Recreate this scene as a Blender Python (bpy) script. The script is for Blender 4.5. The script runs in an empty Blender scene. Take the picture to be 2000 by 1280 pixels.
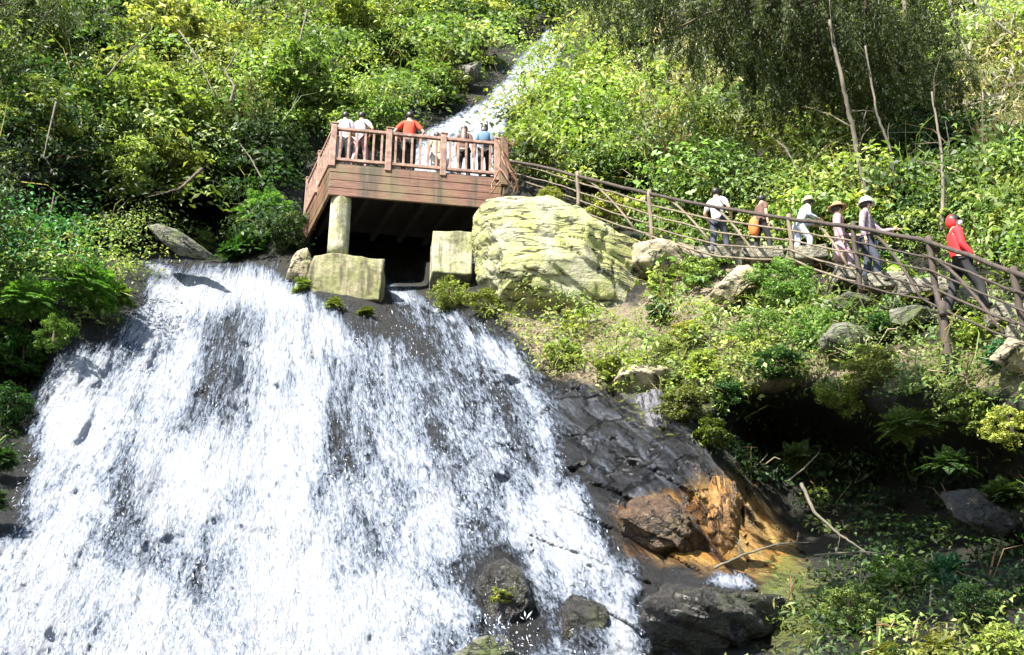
import bpy, bmesh, math, random
import numpy as np
from mathutils import Vector, Matrix

random.seed(7)
RNG = np.random.default_rng(11)
S = bpy.context.scene
COL = S.collection

# ------------------------------------------------------------------ camera geometry
F = 2144.0
PITCH = math.radians(22)
K = .75      # metres of real depth per unit of the depth table
CP, SP = math.cos(PITCH), math.sin(PITCH)

def P(px, py, Y):
    """world point seen at a photograph pixel, at horizontal distance Y"""
    a = (px - 1000.0) / F; u = (640.0 - py) / F
    ry = CP - u * SP; rz = SP + u * CP; Y = Y * K
    return Vector((a / ry * Y, Y, rz / ry * Y))

def PZ(px, py, z):
    a = (px - 1000.0) / F; u = (640.0 - py) / F
    ry = CP - u * SP; rz = SP + u * CP
    return Vector((a / rz * z, ry / rz * z, z))

def Pn(px, py, Y):
    a = (px - 1000.0) / F; u = (640.0 - py) / F
    ry = CP - u * SP; rz = SP + u * CP; Y = Y * K
    return np.stack([a / ry * Y, Y + 0 * a, rz / ry * Y], -1)

# ------------------------------------------------------------------ numpy noise
def _h(ix, iy, iz, s):
    n = (ix * 374761393 + iy * 668265263 + iz * 2147483647 + s * 1274126177) & 0xffffffff
    n = ((n ^ (n >> 13)) * 1274126177) & 0xffffffff
    n = ((n ^ (n >> 16)) * 2246822519) & 0xffffffff
    return ((n ^ (n >> 15)) & 0xffff) / 32767.5 - 1.0

def vnoise(p, s=0):
    p = np.asarray(p, float)
    i = np.floor(p).astype(np.int64); f = p - i
    f = f * f * (3 - 2 * f)
    r = 0
    for dx in (0, 1):
        wx = f[..., 0] if dx else 1 - f[..., 0]
        for dy in (0, 1):
            wy = f[..., 1] if dy else 1 - f[..., 1]
            for dz in (0, 1):
                wz = f[..., 2] if dz else 1 - f[..., 2]
                r = r + wx * wy * wz * _h(i[..., 0] + dx, i[..., 1] + dy, i[..., 2] + dz, s)
    return r

def fbm(p, o=4, s=0):
    r = 0; a = 1.0; t = 0
    p = np.asarray(p, float)
    for k in range(o):
        r = r + a * vnoise(p * (2.03 ** k) + 17.3 * k, s + k); t += a; a *= .5
    return r / t

# ------------------------------------------------------------------ depth of the hillside
CTRL = np.array([
 (-900,1700,13),(0,1700,12),(900,1700,12),(1800,1700,10),(2900,1700,8),
 (-900,1280,14),(0,1280,16),(500,1280,16.5),(900,1280,16.5),(1250,1280,16),(1600,1280,14.5),(2000,1280,13),(2900,1280,9),
 (-900,900,16),(0,1000,20),(500,1000,21),(900,1000,21),(1200,1000,20),(1400,1000,19.6),(1600,1000,19.8),(1850,1000,18.8),(2100,1000,16),
 (0,800,23),(300,800,24.5),(700,800,25),(1000,800,24.5),(1250,800,23.2),(1500,780,22.0),(1750,780,20),(2000,800,17.5),(2900,800,13),
 (1500,880,22.3),(1650,900,22.6),(1800,900,21.8),(1950,900,19),
 (0,600,25),(250,620,27),(400,560,30),(620,575,30),(700,600,29.6),(1000,640,28),(1250,650,26.5),(1500,650,25),(1750,650,22.8),(1950,690,19.6),
 (1300,490,30.5),(1400,510,28.6),(1560,515,27),(1690,565,24.8),(1800,592,23),(1900,608,22),(2000,665,19.6),
 (1400,380,34),(1700,380,31),(1950,420,26),(2050,300,29),(1700,200,39),(1400,200,42),(1250,300,39),(1600,0,48),(2000,0,38),(2900,0,27),(2900,500,18),
 (750,250,43),(900,250,46),(1000,150,54),(1080,80,62),(1000,0,68),(600,0,56),(300,0,48),(0,0,40),(-900,0,26),(-900,500,20),
 (600,200,43),(300,200,40),(0,200,33),(330,400,37),(450,500,36),(330,490,32.5),(0,400,29),(150,500,27),(560,480,35),
 (670,560,31.2),(760,560,33),(880,560,31.0),(800,500,37),(650,420,38),(800,400,39.5),(920,400,37),(1080,500,31.5),(1030,330,35),(960,560,30),
 (-900,-600,45),(0,-600,65),(1000,-600,100),(2000,-600,62),(2900,-600,45)], float)

def _rbf_fit(c):
    x = c[:, :2] / 500.0; n = len(c)
    d = np.linalg.norm(x[:, None] - x[None], axis=-1)
    K = d.copy() + np.eye(n) * -0.02
    A = np.zeros((n + 3, n + 3)); A[:n, :n] = K; A[:n, n] = 1; A[:n, n+1:] = x; A[n, :n] = 1; A[n+1:, :n] = x.T
    return x, np.linalg.solve(A, np.concatenate([np.log(c[:, 2]), np.zeros(3)]))
_X, _W = _rbf_fit(CTRL)

def Dsm(px, py):
    px = np.asarray(px, float); py = np.asarray(py, float)
    r = _W[-3] + _W[-2] * px / 500 + _W[-1] * py / 500
    for k in range(len(_X)):
        r = r + _W[k] * np.sqrt((px / 500 - _X[k, 0]) ** 2 + (py / 500 - _X[k, 1]) ** 2)
    return np.exp(r)

def gs(px, py, cx, cy, sx, sy, ang=0.0):
    a = math.radians(ang); dx = px - cx; dy = py - cy
    u = dx * math.cos(a) + dy * math.sin(a); v = -dx * math.sin(a) + dy * math.cos(a)
    return np.exp(-(u / sx) ** 2 - (v / sy) ** 2)

def D(px, py, detail=True):
    px = np.asarray(px, float); py = np.asarray(py, float)
    y = Dsm(px, py)
    # the hollow under the overgrown lip on the right bank, and the one left of the crest
    lip = 1 / (1 + np.exp(-(py - (800 + 40 * np.sin(px / 90.0) + (px - 1500) * .08)) / 20.0))
    span = np.exp(-((px - 1735) / 300) ** 4) * np.exp(-((py - 945) / 185) ** 4)
    y = y + 4.2 * lip * span
    y = y + 2.2 * gs(px, py, 1480, 850, 60, 70)
    lip2 = 1 / (1 + np.exp(-(py - (365 + 14 * np.sin(px / 40.0) + (px - 250) * .10)) / 5.0))
    y = y + 6.5 * lip2 * np.exp(-((px - 250) / 200) ** 4) * np.exp(-((py - 430) / 85) ** 4)
    y = y + 3.0 * gs(px, py, 20, 760, 70, 130)
    def sg(x, w): return 1 / (1 + np.exp(-np.clip(x / w, -40, 40)))
    y = y + 11 * np.maximum(sg(px - 748, 4) * sg(835 - px, 4) * sg(558 - py, 3), sg(px - 604, 4) * sg(930 - px, 5) * sg(515 - py, 3)) * sg(py - 385, 6)
    # humps in the rock under the fall
    for (cx, cy, sx, sy, a) in ((430, 690, 60, 120, -1.0), (245, 950, 60, 100, -.9), (660, 880, 60, 110, -.7), (860, 860, 50, 90, -.6),
                                (380, 1120, 90, 60, -.6), (980, 1150, 70, 120, -1.0), (1150, 1220, 90, 90, -.7), (600, 1080, 80, 70, .4), (150, 800, 90, 90, .3)):
        y = y + a * gs(px, py, cx, cy, sx, sy)
    # dark block ledge at the foot on the right
    led = 1 / (1 + np.exp((py - 1145) / 8.0)) * np.exp(-((px - 1400) / 190) ** 4) * np.exp(-((py - 1080) / 110) ** 4)
    y = y + .9 * led
    if detail:
        p = Pn(px, py, y)
        am = y / 25.0
        rk = np.clip(1 - np.abs((px - 1250) / 420) ** 4, 0, 1) * np.clip((py - 650) / 80, 0, 1)
        y = y + am * (.55 * fbm(p * .5, 4, 3) + .10 * fbm(p * 2.5, 3, 9))
        # bedding of the bare rock: slabs dipping to the right
        q = (p[..., 0] * .55 + p[..., 2] * .83 + .25 * fbm(p * .8, 2, 5)) * 1.5
        slab = (q - np.floor(q)) ** 2
        y = y + rk * .07 * fbm(p * 5.0, 3, 71) + rk * .34 * np.abs(fbm(np.stack([(p[..., 0] * .85 + p[..., 2] * .53) * 2.6, p[..., 1] * 1.2, (p[..., 0] * .53 - p[..., 2] * .85) * .8], -1), 4, 81)) + rk * (.06 + .3 * fbm(p * .6, 2, 61)) * slab + rk * .12 * np.abs(fbm(p * 3.3, 3, 21))
        q2 = (p[..., 0] * .9 - p[..., 2] * .42 + .3 * fbm(p * .9, 2, 15)) * 1.15
        fz = np.clip(1 - np.abs((px - 560) / 800) ** 6, 0, 1) * np.clip((py - 540) / 60, 0, 1)
        y = y + fz * .45 * np.abs(fbm(p * np.array([1.1, 1.0, .8]), 3, 88))
        og = np.exp(-((px - 1440) / 150) ** 4) * np.exp(-((py - 1020) / 100) ** 4)
        y = y + og * .8 * np.abs(fbm(np.stack([(p[..., 0] * .9 + p[..., 2] * .4) * 3.0, p[..., 1], (p[..., 0] * .4 - p[..., 2] * .9) * .7], -1), 4, 83))
        y = y + rk * .35 * (q2 - np.floor(q2)) ** 4 + rk * .25 * fbm(p * 1.4, 4, 63)
    return y

def T(px, py):
    return Vector(Pn(np.array([float(px)]), np.array([float(py)]), D(np.array([px]), np.array([py])))[0])

# ------------------------------------------------------------------ object helpers
def tag(o, label=None, cat=None, group=None, kind=None):
    if label: o['label'] = label
    if cat: o['category'] = cat
    if group: o['group'] = group
    if kind: o['kind'] = kind
    return o

def empty(name, loc=(0, 0, 0), rz=0.0):
    o = bpy.data.objects.new(name, None); COL.objects.link(o)
    o.location = loc; o.rotation_euler = (0, 0, rz); o.empty_display_size = .2
    return o

def link(name, me, mat=None, parent=None, world=True):
    o = bpy.data.objects.new(name, me); COL.objects.link(o)
    if mat is not None and not me.materials: me.materials.append(mat)
    if parent is not None:
        o.parent = parent
        if world: o.matrix_parent_inverse = pm(parent).inverted()
    return o

def pm(o):
    m = Matrix.LocRotScale(o.location, o.rotation_euler, o.scale)
    if o.parent: m = pm(o.parent) @ o.matrix_parent_inverse @ m
    return m

def npmesh(name, V, Fq, smooth=False):
    """V (n,3); Fq (m,k) all faces k-sided"""
    me = bpy.data.meshes.new(name)
    V = np.ascontiguousarray(V, np.float32); Fq = np.ascontiguousarray(Fq, np.int32)
    m, k = Fq.shape
    me.vertices.add(len(V)); me.vertices.foreach_set('co', V.ravel())
    me.loops.add(m * k); me.loops.foreach_set('vertex_index', Fq.ravel())
    me.polygons.add(m); me.polygons.foreach_set('loop_start', np.arange(0, m * k, k, dtype=np.int32))
    me.polygons.foreach_set('loop_total', np.full(m, k, np.int32))
    if smooth: me.polygons.foreach_set('use_smooth', np.ones(m, bool))
    me.update(calc_edges=True); me.validate()
    return me

def fattr(me, name, a):
    at = me.attributes.new(name, 'FLOAT', 'POINT'); at.data.foreach_set('value', np.ascontiguousarray(a, np.float32).ravel())

def cattr(me, name, a):
    at = me.attributes.new(name, 'FLOAT_COLOR', 'POINT')
    if a.shape[1] == 3: a = np.concatenate([a, np.ones((len(a), 1))], 1)
    at.data.foreach_set('color', np.ascontiguousarray(a, np.float32).ravel())

class MB:
    """collects boxes and tubes, builds ONE mesh"""
    def __init__(s): s.v = []; s.f = []
    def add(s, v, f):
        n = len(s.v); s.v += [tuple(x) for x in v]; s.f += [tuple(i + n for i in q) for q in f]
    def box(s, c, ax, ay, az):
        """centre and three half-extent vectors"""
        c = Vector(c); v = []
        for k in (-1, 1):
            for j in (-1, 1):
                for i in (-1, 1): v.append(c + ax * i + ay * j + az * k)
        s.add(v, [(0, 2, 3, 1), (4, 5, 7, 6), (0, 1, 5, 4), (2, 6, 7, 3), (0, 4, 6, 2), (1, 3, 7, 5)])
    def bar(s, a, b, w, h, up=Vector((0, 0, 1))):
        a = Vector(a); b = Vector(b); d = (b - a); L = d.length; d.normalize()
        side = d.cross(up)
        if side.length < 1e-4: side = Vector((1, 0, 0))
        side.normalize(); u = side.cross(d)
        s.box((a + b) / 2, d * L / 2, side * w / 2, u * h / 2)
    def tube(s, pts, rad, n=7):
        pts = [Vector(p) for p in pts]; rings = []
        ref = Vector((.31, .17, .93)).normalized()
        if abs((pts[-1] - pts[0]).normalized().dot(ref)) > .9: ref = Vector((.93, .2, .1)).normalized()
        v = []
        for i, p in enumerate(pts):
            d = (pts[min(i + 1, len(pts) - 1)] - pts[max(i - 1, 0)])
            d = d.normalized() if d.length > 1e-6 else Vector((0, 0, 1))
            a = d.cross(ref).normalized(); b = d.cross(a)
            r = rad[i] if isinstance(rad, (list, tuple)) else rad
            for k in range(n):
                t = 2 * math.pi * k / n
                v.append(p + (a * math.cos(t) + b * math.sin(t)) * r)
        f = []
        for i in range(len(pts) - 1):
            for k in range(n):
                f.append((i * n + k, i * n + (k + 1) % n, (i + 1) * n + (k + 1) % n, (i + 1) * n + k))
        f.append(tuple(range(n))[::-1]); f.append(tuple((len(pts) - 1) * n + k for k in range(n)))
        s.add(v, f)
    def build(s, name, mat, parent=None, bevel=0, smooth=False):
        me = bpy.data.meshes.new(name); me.from_pydata(s.v, [], s.f)
        bm = bmesh.new(); bm.from_mesh(me); bmesh.ops.recalc_face_normals(bm, faces=bm.faces); bm.to_mesh(me); bm.free()
        if smooth:
            for p in me.polygons: p.use_smooth = True
        o = link(name, me, mat, parent)
        if bevel:
            m = o.modifiers.new('b', 'BEVEL'); m.width = bevel; m.segments = 2; m.limit_method = 'ANGLE'
        return o

# ------------------------------------------------------------------ materials
class NT:
    def __init__(s, name):
        s.m = bpy.data.materials.new(name); s.m.use_nodes = True
        s.t = s.m.node_tree; s.t.nodes.clear()
        s.out = s.t.nodes.new('ShaderNodeOutputMaterial')
    def n(s, typ, inp=None, **kw):
        x = s.t.nodes.new('ShaderNode' + typ)
        for k, v in kw.items(): setattr(x, k, v)
        for k, v in (inp or {}).items():
            if isinstance(v, tuple) and len(v) == 2 and hasattr(v[0], 'outputs'):
                s.t.links.new(v[0].outputs[v[1]], x.inputs[k])
            elif hasattr(v, 'outputs'):
                s.t.links.new(v.outputs[0], x.inputs[k])
            else:
                x.inputs[k].default_value = v
        return x
    def mix(s, fac, a, b, typ='MIX'):
        x = s.t.nodes.new('ShaderNodeMix'); x.data_type = 'RGBA'; x.blend_type = typ
        for i, v in ((0, fac), (6, a), (7, b)):
            if isinstance(v, tuple) and hasattr(v[0], 'outputs'): s.t.links.new(v[0].outputs[v[1]], x.inputs[i])
            elif hasattr(v, 'outputs'):
                so = v.outputs[2] if v.bl_idname == 'ShaderNodeMix' else v.outputs[0]
                s.t.links.new(so, x.inputs[i])
            else: x.inputs[i].default_value = (*v, 1) if isinstance(v, tuple) and len(v) == 3 else v
        return x
    def math(s, op, a, b=0.0, c=0.0, clamp=False):
        x = s.t.nodes.new('ShaderNodeMath'); x.operation = op; x.use_clamp = clamp
        for i, v in enumerate((a, b, c)):
            if isinstance(v, tuple): s.t.links.new(v[0].outputs[v[1]], x.inputs[i])
            elif hasattr(v, 'outputs'): s.t.links.new(v.outputs[0], x.inputs[i])
            else: x.inputs[i].default_value = v
        return x
    def ramp(s, fac, stops, interp='LINEAR'):
        x = s.t.nodes.new('ShaderNodeValToRGB'); x.color_ramp.interpolation = interp
        e = x.color_ramp.elements
        while len(e) < len(stops): e.new(.5)
        for i, (p, c) in enumerate(stops):
            e[i].position = p; e[i].color = (*c, 1) if len(c) == 3 else c
        if isinstance(fac, tuple): s.t.links.new(fac[0].outputs[fac[1]], x.inputs[0])
        else: s.t.links.new(fac.outputs[0], x.inputs[0])
        return x
    def col(s, v):
        return (v, 2) if v.bl_idname == 'ShaderNodeMix' else (v, 0)
    def surf(s, sh):
        s.t.links.new(sh.outputs[0], s.out.inputs[0]); return s.m

def noise(m, scale, detail=6, rough=.6, vec=None, dist=0.0):
    inp = {'Scale': scale, 'Detail': detail, 'Roughness': rough, 'Distortion': dist}
    if vec is not None: inp['Vector'] = vec
    return m.n('TexNoise', inp)

def leaf_mat(name, attr=None):
    m = NT(name)
    if attr: c = m.n('Attribute', attribute_name=attr); cc = (c, 0)
    else: c = m.n('ObjectInfo'); cc = (c, 1)
    g = m.n('NewGeometry')
    r = m.ramp((g, 8), [(0, (.45, .5, .5)), (.5, (.95, .97, .9)), (.85, (1.35, 1.28, 1.2)), (1, (2.1, 1.8, 2.2))])
    base = m.mix(1.0, cc, (r, 0), 'MULTIPLY')
    pr = m.n('BsdfPrincipled', {'Base Color': m.col(base), 'Roughness': .5, 'Specular IOR Level': .25})
    tc = m.mix(1.0, m.col(base), (1.2, 1.35, .5), 'MULTIPLY')
    tr = m.n('BsdfTranslucent', {'Color': m.col(tc)})
    return m.surf(m.n('MixShader', {0: .36, 1: pr, 2: tr}))

def bark_mat(name, a, b, sc=9):
    m = NT(name)
    tc = m.n('TexCoord')
    mp = m.n('Mapping', {'Vector': (tc, 3), 'Scale': (1, 1, .3)})
    nz = noise(m, sc, 8, .7, (mp, 0))
    r = m.ramp(nz, [(.3, a), (.7, b)])
    bp = m.n('Bump', {'Strength': .6, 'Distance': .03, 'Height': nz})
    return m.surf(m.n('BsdfPrincipled', {'Base Color': r, 'Roughness': .85, 'Normal': bp}))

def wood_mat():
    m = NT('weathered_wood')
    tc = m.n('TexCoord')
    mp = m.n('Mapping', {'Vector': (tc, 3), 'Scale': (.8, .8, 12)})
    nz = noise(m, 3, 8, .65, (mp, 0), .6)
    n2 = noise(m, 1.1, 5, .6, (tc, 3))
    r = m.ramp(nz, [(.25, (.03, .013, .007)), (.5, (.13, .054, .03)), (.75, (.25, .135, .085))])
    st = m.ramp(n2, [(.44, (0, 0, 0)), (.60, (1, 1, 1))])
    mp2 = m.n('Mapping', {'Vector': (tc, 3), 'Scale': (3.2, 3.2, .25)})
    n5 = noise(m, 1.0, 6, .65, (mp2, 0)); dr = m.ramp(n5, [(.50, (0, 0, 0)), (.64, (.85, .85, .85))])
    c = m.mix((st, 0), (r, 0), (.12, .085, .035))
    c = m.mix((dr, 0), m.col(c), (.035, .032, .014))
    bp = m.n('Bump', {'Strength': .5, 'Distance': .02, 'Height': nz})
    return m.surf(m.n('BsdfPrincipled', {'Base Color': m.col(c), 'Roughness': .7, 'Normal': bp}))

def wood_pale():
    m = NT('pale_pink_timber')
    tc = m.n('TexCoord')
    nz = noise(m, 7, 6, .6, (tc, 3))
    r = m.ramp(nz, [(.3, (.10, .05, .032)), (.55, (.24, .14, .10)), (.8, (.38, .27, .21))])
    bp = m.n('Bump', {'Strength': .4, 'Distance': .01, 'Height': nz})
    return m.surf(m.n('BsdfPrincipled', {'Base Color': (r, 0), 'Roughness': .65, 'Normal': bp}))

def concrete_mat(name='mossy_concrete', base=(.25, .25, .17), moss=(.13, .15, .035), dark=(.05, .05, .03)):
    m = NT(name)
    tc = m.n('TexCoord')
    n1 = noise(m, 1.4, 8, .65, (tc, 3)); n2 = noise(m, 9, 8, .7, (tc, 3))
    mp = m.n('Mapping', {'Vector': (tc, 3), 'Scale': (6, 6, .6)})
    n3 = noise(m, 1.2, 5, .6, (mp, 0))
    r = m.ramp(n1, [(.38, base), (.6, moss)])
    r2 = m.ramp(n3, [(.46, (0, 0, 0)), (.62, (.85, .85, .85))])
    c = m.mix((r2, 0), (r, 0), dark)
    n4 = m.ramp(n2, [(.35, (.55, .52, .45)), (.6, (1.05, 1.05, 1.0))])
    c3 = m.mix(1.0, m.col(c), (n4, 0), 'MULTIPLY')
    bp = m.n('Bump', {'Strength': .7, 'Distance': .04, 'Height': n2})
    return m.surf(m.n('BsdfPrincipled', {'Base Color': m.col(c3), 'Roughness': .9, 'Normal': bp}))

def rock_mat(name, a, b, moss, crack=(.02, .02, .015), mossy=.5, strata=(1.2, .3, 2.2), sc=2.0, rough=.85, ang=(0, .5, 0), bump=1.0, thin=False):
    m = NT(name)
    tc = m.n('TexCoord')
    mp = m.n('Mapping', {'Vector': (tc, 3), 'Rotation': ang, 'Scale': strata})
    n1 = noise(m, sc, 9, .55, (mp, 0), .25)
    n2 = noise(m, sc * 4, 8, .7, (tc, 3))
    n3 = noise(m, .9 * sc, 5, .6, (tc, 3))
    r = m.ramp(n2, [(.3, a), (.7, b)])
    ms = m.ramp(n3, [(max(0, .62 - mossy * .3), (0, 0, 0)), (min(1, .78 - mossy * .3), (1, 1, 1))])
    c = m.mix((ms, 0), (r, 0), moss)
    cr = m.ramp(n1, [(.44, (1, 1, 1)), (.462, (.05, .05, .05)), (.474, (.05, .05, .05)), (.49, (1, 1, 1))])
    n4 = noise(m, sc * .8, 4, .6, (tc, 3))
    gate = m.ramp(n4, [(.40, (1, 1, 1)), (.52, (0, 0, 0))])
    cr = m.n('MixRGB' if False else 'Math', {0: (cr, 0), 1: (gate, 0)}, operation='MAXIMUM')
    c2 = m.mix((cr, 0), crack, m.col(c))
    h = m.math('MULTIPLY_ADD', (cr, 0), .8, n2)
    h2 = m.math('ADD', h, m.math('MULTIPLY', n1, 1.5))
    bp = m.n('Bump', {'Strength': bump, 'Distance': .09, 'Height': h2})
    return m.surf(m.n('BsdfPrincipled', {'Base Color': m.col(c2), 'Roughness': rough, 'Normal': bp}))

def plain(name, c, rough=.8, var=.25, sc=14):
    m = NT(name)
    tc = m.n('TexCoord'); nz = noise(m, sc, 4, .6, (tc, 3))
    r = m.ramp(nz, [(.3, tuple(x * (1 - var) for x in c)), (.7, tuple(min(1, x * (1 + var)) for x in c))])
    bp = m.n('Bump', {'Strength': .3, 'Distance': .01, 'Height': nz})
    return m.surf(m.n('BsdfPrincipled', {'Base Color': (r, 0), 'Roughness': rough, 'Normal': bp}))

def ground_mat():
    m = NT('hillside_rock_and_soil')
    tc = m.n('TexCoord')
    wet = m.n('Attribute', attribute_name='wet'); tan = m.n('Attribute', attribute_name='tan')
    ora = m.n('Attribute', attribute_name='orange'); grn = m.n('Attribute', attribute_name='moss')
    n1 = noise(m, 1.3, 9, .65, (tc, 3)); n2 = noise(m, 7, 9, .7, (tc, 3)); n3 = noise(m, .55, 6, .6, (tc, 3))
    mp = m.n('Mapping', {'Vector': (tc, 3), 'Rotation': (0, .9, 0), 'Scale': (.5, .5, 3.0)})
    st = noise(m, 1.6, 8, .65, (mp, 0), .5)
    fa_ = m.n('Attribute', attribute_name='along'); fb_ = m.n('Attribute', attribute_name='across')
    ss0 = noise(m, 1.0, 7, .65, (m.n('CombineXYZ', {0: (fb_, 2), 1: (fa_, 2), 2: 3.0}), 0), .5)
    soil = m.ramp(n2, [(.3, (.006, .006, .003)), (.7, (.024, .022, .010))])
    wetc = m.ramp(n2, [(.36, (.002, .002, .002)), (.58, (.007, .007, .007)), (.78, (.04, .037, .033))])
    tanc = m.ramp(n2, [(.3, (.17, .13, .075)), (.55, (.36, .29, .20)), (.75, (.50, .44, .33))])
    orc = m.ramp(ss0, [(.36, (.010, .007, .004)), (.44, (.14, .06, .012)), (.52, (.42, .22, .05)), (.60, (.52, .34, .12)), (.66, (.16, .08, .02)), (.74, (.02, .014, .008))])
    def msk(a, soft=.12):
        x = m.math('ADD', (a, 2), m.math('MULTIPLY', m.math('SUBTRACT', n1, .5), 1.3))
        return m.ramp(x, [(.5 - soft, (0, 0, 0)), (.5 + soft, (1, 1, 1))])
    c = m.mix((msk(wet), 0), (soil, 0), (wetc, 0))
    sla = m.n('Attribute', attribute_name='slate')
    fa_ = m.n('Attribute', attribute_name='along'); fb_ = m.n('Attribute', attribute_name='across')
    mps = m.n('CombineXYZ', {0: (fb_, 2), 1: (fa_, 2), 2: 0.0})
    ss_ = noise(m, 1.5, 9, .7, (mps, 0), .6)
    slc = m.ramp(ss_, [(.32, (.005, .005, .006)), (.44, (.018, .018, .02)), (.52, (.035, .038, .045)), (.60, (.10, .11, .135)), (.66, (.035, .03, .026)), (.8, (.09, .06, .04))])
    c = m.mix((msk(sla, .2), 0), m.col(c), (slc, 0))
    c = m.mix((msk(tan), 0), m.col(c), (tanc, 0))
    c = m.mix((msk(ora, .26), 0), m.col(c), (orc, 0))
    mo = m.ramp(m.math('ADD', (grn, 2), m.math('MULTIPLY', m.math('SUBTRACT', n2, .5), 1.25)), [(.42, (0, 0, 0)), (.6, (1, 1, 1))])
    mc = m.ramp(n2, [(.3, (.05, .065, .012)), (.7, (.20, .215, .05))])
    c = m.mix((mo, 0), m.col(c), (mc, 0))
    rr = m.ramp(m.math('ADD', (sla, 2), (ora, 2)), [(.3, (.6, .6, .6)), (.8, (.33, .33, .33))])
    vv_ = m.n('CombineXYZ', {0: m.math('ADD', m.math('MULTIPLY', (fb_, 2), .55), m.math('MULTIPLY', n1, 1.6)), 1: m.math('ADD', m.math('MULTIPLY', (fa_, 2), 1.5), m.math('MULTIPLY', n1, .8)), 2: 0.0})
    vo = m.n('TexVoronoi', {'Vector': vv_, 'Scale': 1.3, 'Randomness': 1.0}, feature='DISTANCE_TO_EDGE')
    vc = m.n('TexVoronoi', {'Vector': vv_, 'Scale': 1.3, 'Randomness': 1.0}, feature='F1')
    ck = m.ramp(vo, [(.0, (1, 1, 1)), (.045, (0, 0, 0))])
    rockm = m.math('MAXIMUM', (sla, 2), (ora, 2), clamp=True)
    ckm = m.math('MULTIPLY', (ck, 0), m.math('MULTIPLY', rockm, .8))
    tone = m.ramp((vc, 1), [(.2, (.45, .45, .45)), (.8, (1.5, 1.45, 1.4))])
    c = m.mix(m.math('MULTIPLY', rockm, .7), m.col(c), m.col(m.mix(1.0, m.col(c), (tone, 0), 'MULTIPLY')))
    c = m.mix(ckm, m.col(c), (.006, .005, .004))
    h = m.math('ADD', m.math('MULTIPLY', m.math('SUBTRACT', m.math('MULTIPLY', (vc, 0), -.6), ckm), m.math('MULTIPLY', rockm, 1.6)), m.math('MULTIPLY', n2, 0.0))
    hh_ = m.math('ADD', m.math('ADD', m.math('MULTIPLY', n2, 1.6), m.math('MULTIPLY', st, .8)), m.math('MULTIPLY', ss_, 1.4))
    h = m.math('ADD', h, hh_)
    bp = m.n('Bump', {'Strength': 1.0, 'Distance': .2, 'Height': h})
    return m.surf(m.n('BsdfPrincipled', {'Base Color': m.col(c), 'Roughness': (rr, 0), 'Normal': bp}))

def water_mat():
    """falling white water: foam that opens into holes where the sheet thins"""
    m = NT('white_water')
    uv = m.n('UVMap')
    de = m.n('Attribute', attribute_name='dens')
    m1 = m.n('Mapping', {'Vector': (uv, 0), 'Scale': (6, 1.5, 1)})
    n1 = noise(m, 1.0, 7, .68, (m1, 0), 1.1)
    m2 = m.n('Mapping', {'Vector': (uv, 0), 'Scale': (13, 4.4, 1)})
    n2 = noise(m, 1.0, 6, .7, (m2, 0), .9)
    m3 = m.n('Mapping', {'Vector': (uv, 0), 'Scale': (1.9, .55, 1)})
    n3 = noise(m, 1.0, 5, .6, (m3, 0), 1.0)
    k = m.math('ADD', m.math('MULTIPLY', m.math('SUBTRACT', n1, .5), .75), m.math('MULTIPLY', m.math('SUBTRACT', n2, .5), 1.6))
    k = m.math('ADD', k, m.math('MULTIPLY', m.math('SUBTRACT', n3, .5), 1.1))
    k = m.math('ADD', k, (de, 2))
    al = m.ramp(k, [(.34, (0, 0, 0)), (.48, (.42, .42, .42)), (.68, (1, 1, 1))])
    thick = m.ramp(k, [(.42, (.10, .125, .17)), (.66, (.19, .225, .29)), (.97, (.44, .465, .51))])
    h = m.math('ADD', m.math('MULTIPLY', n1, 1.2), n2)
    bp = m.n('Bump', {'Strength': .9, 'Distance': .14, 'Height': h})
    pr = m.n('BsdfPrincipled', {'Base Color': (thick, 0), 'Roughness': .35, 'Normal': bp, 'Specular IOR Level': .4})
    tr = m.n('BsdfTranslucent', {'Color': (thick, 0)})
    sh = m.n('MixShader', {0: .18, 1: pr, 2: tr})
    tp = m.n('BsdfTransparent')
    return m.surf(m.n('MixShader', {0: (al, 0), 1: tp, 2: sh}))

LEAF = leaf_mat('leaves'); LEAFA = leaf_mat('undergrowth_leaves', 'tint')
WOOD = wood_mat(); PALE = wood_pale(); CONC = concrete_mat()
BARK = bark_mat('brown_bark', (.03, .02, .012), (.12, .09, .06)); BARKP = bark_mat('pale_bark', (.04, .036, .024), (.14, .12, .085))
RAILM = bark_mat('dark_round_log', (.014, .010, .008), (.065, .046, .034)); RAILP = bark_mat('worn_round_log', (.05, .038, .025), (.20, .16, .11))
RMOSS = rock_mat('yellow_lichen_rock', (.20, .19, .12), (.42, .41, .27), (.31, .32, .11), mossy=.75, strata=(.5, .8, 3.4), sc=1.3, ang=(0, .5, 0), thin=True)
RGREY = rock_mat('grey_mossy_rock', (.05, .048, .04), (.19, .18, .15), (.07, .09, .025), mossy=.6)
RTAN = rock_mat('tan_rock', (.22, .18, .11), (.42, .36, .25), (.15, .16, .045), mossy=.35)
RDARK = rock_mat('wet_dark_rock', (.005, .005, .005), (.035, .031, .027), (.03, .034, .012), mossy=.4, rough=.28)
RBROWN = rock_mat('brown_wet_rock', (.014, .009, .006), (.12, .065, .03), (.10, .075, .03), mossy=.35, rough=.4)
ROR = rock_mat('orange_stained_rock', (.12, .05, .012), (.38, .20, .05), (.035, .02, .01), crack=(.02, .01, .005), mossy=.25, strata=(3, .6, .4), sc=1.6, rough=.33, ang=(0, .35, 0))
WATER = water_mat()
GROUND = ground_mat()

def clip_px(o): return o

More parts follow.
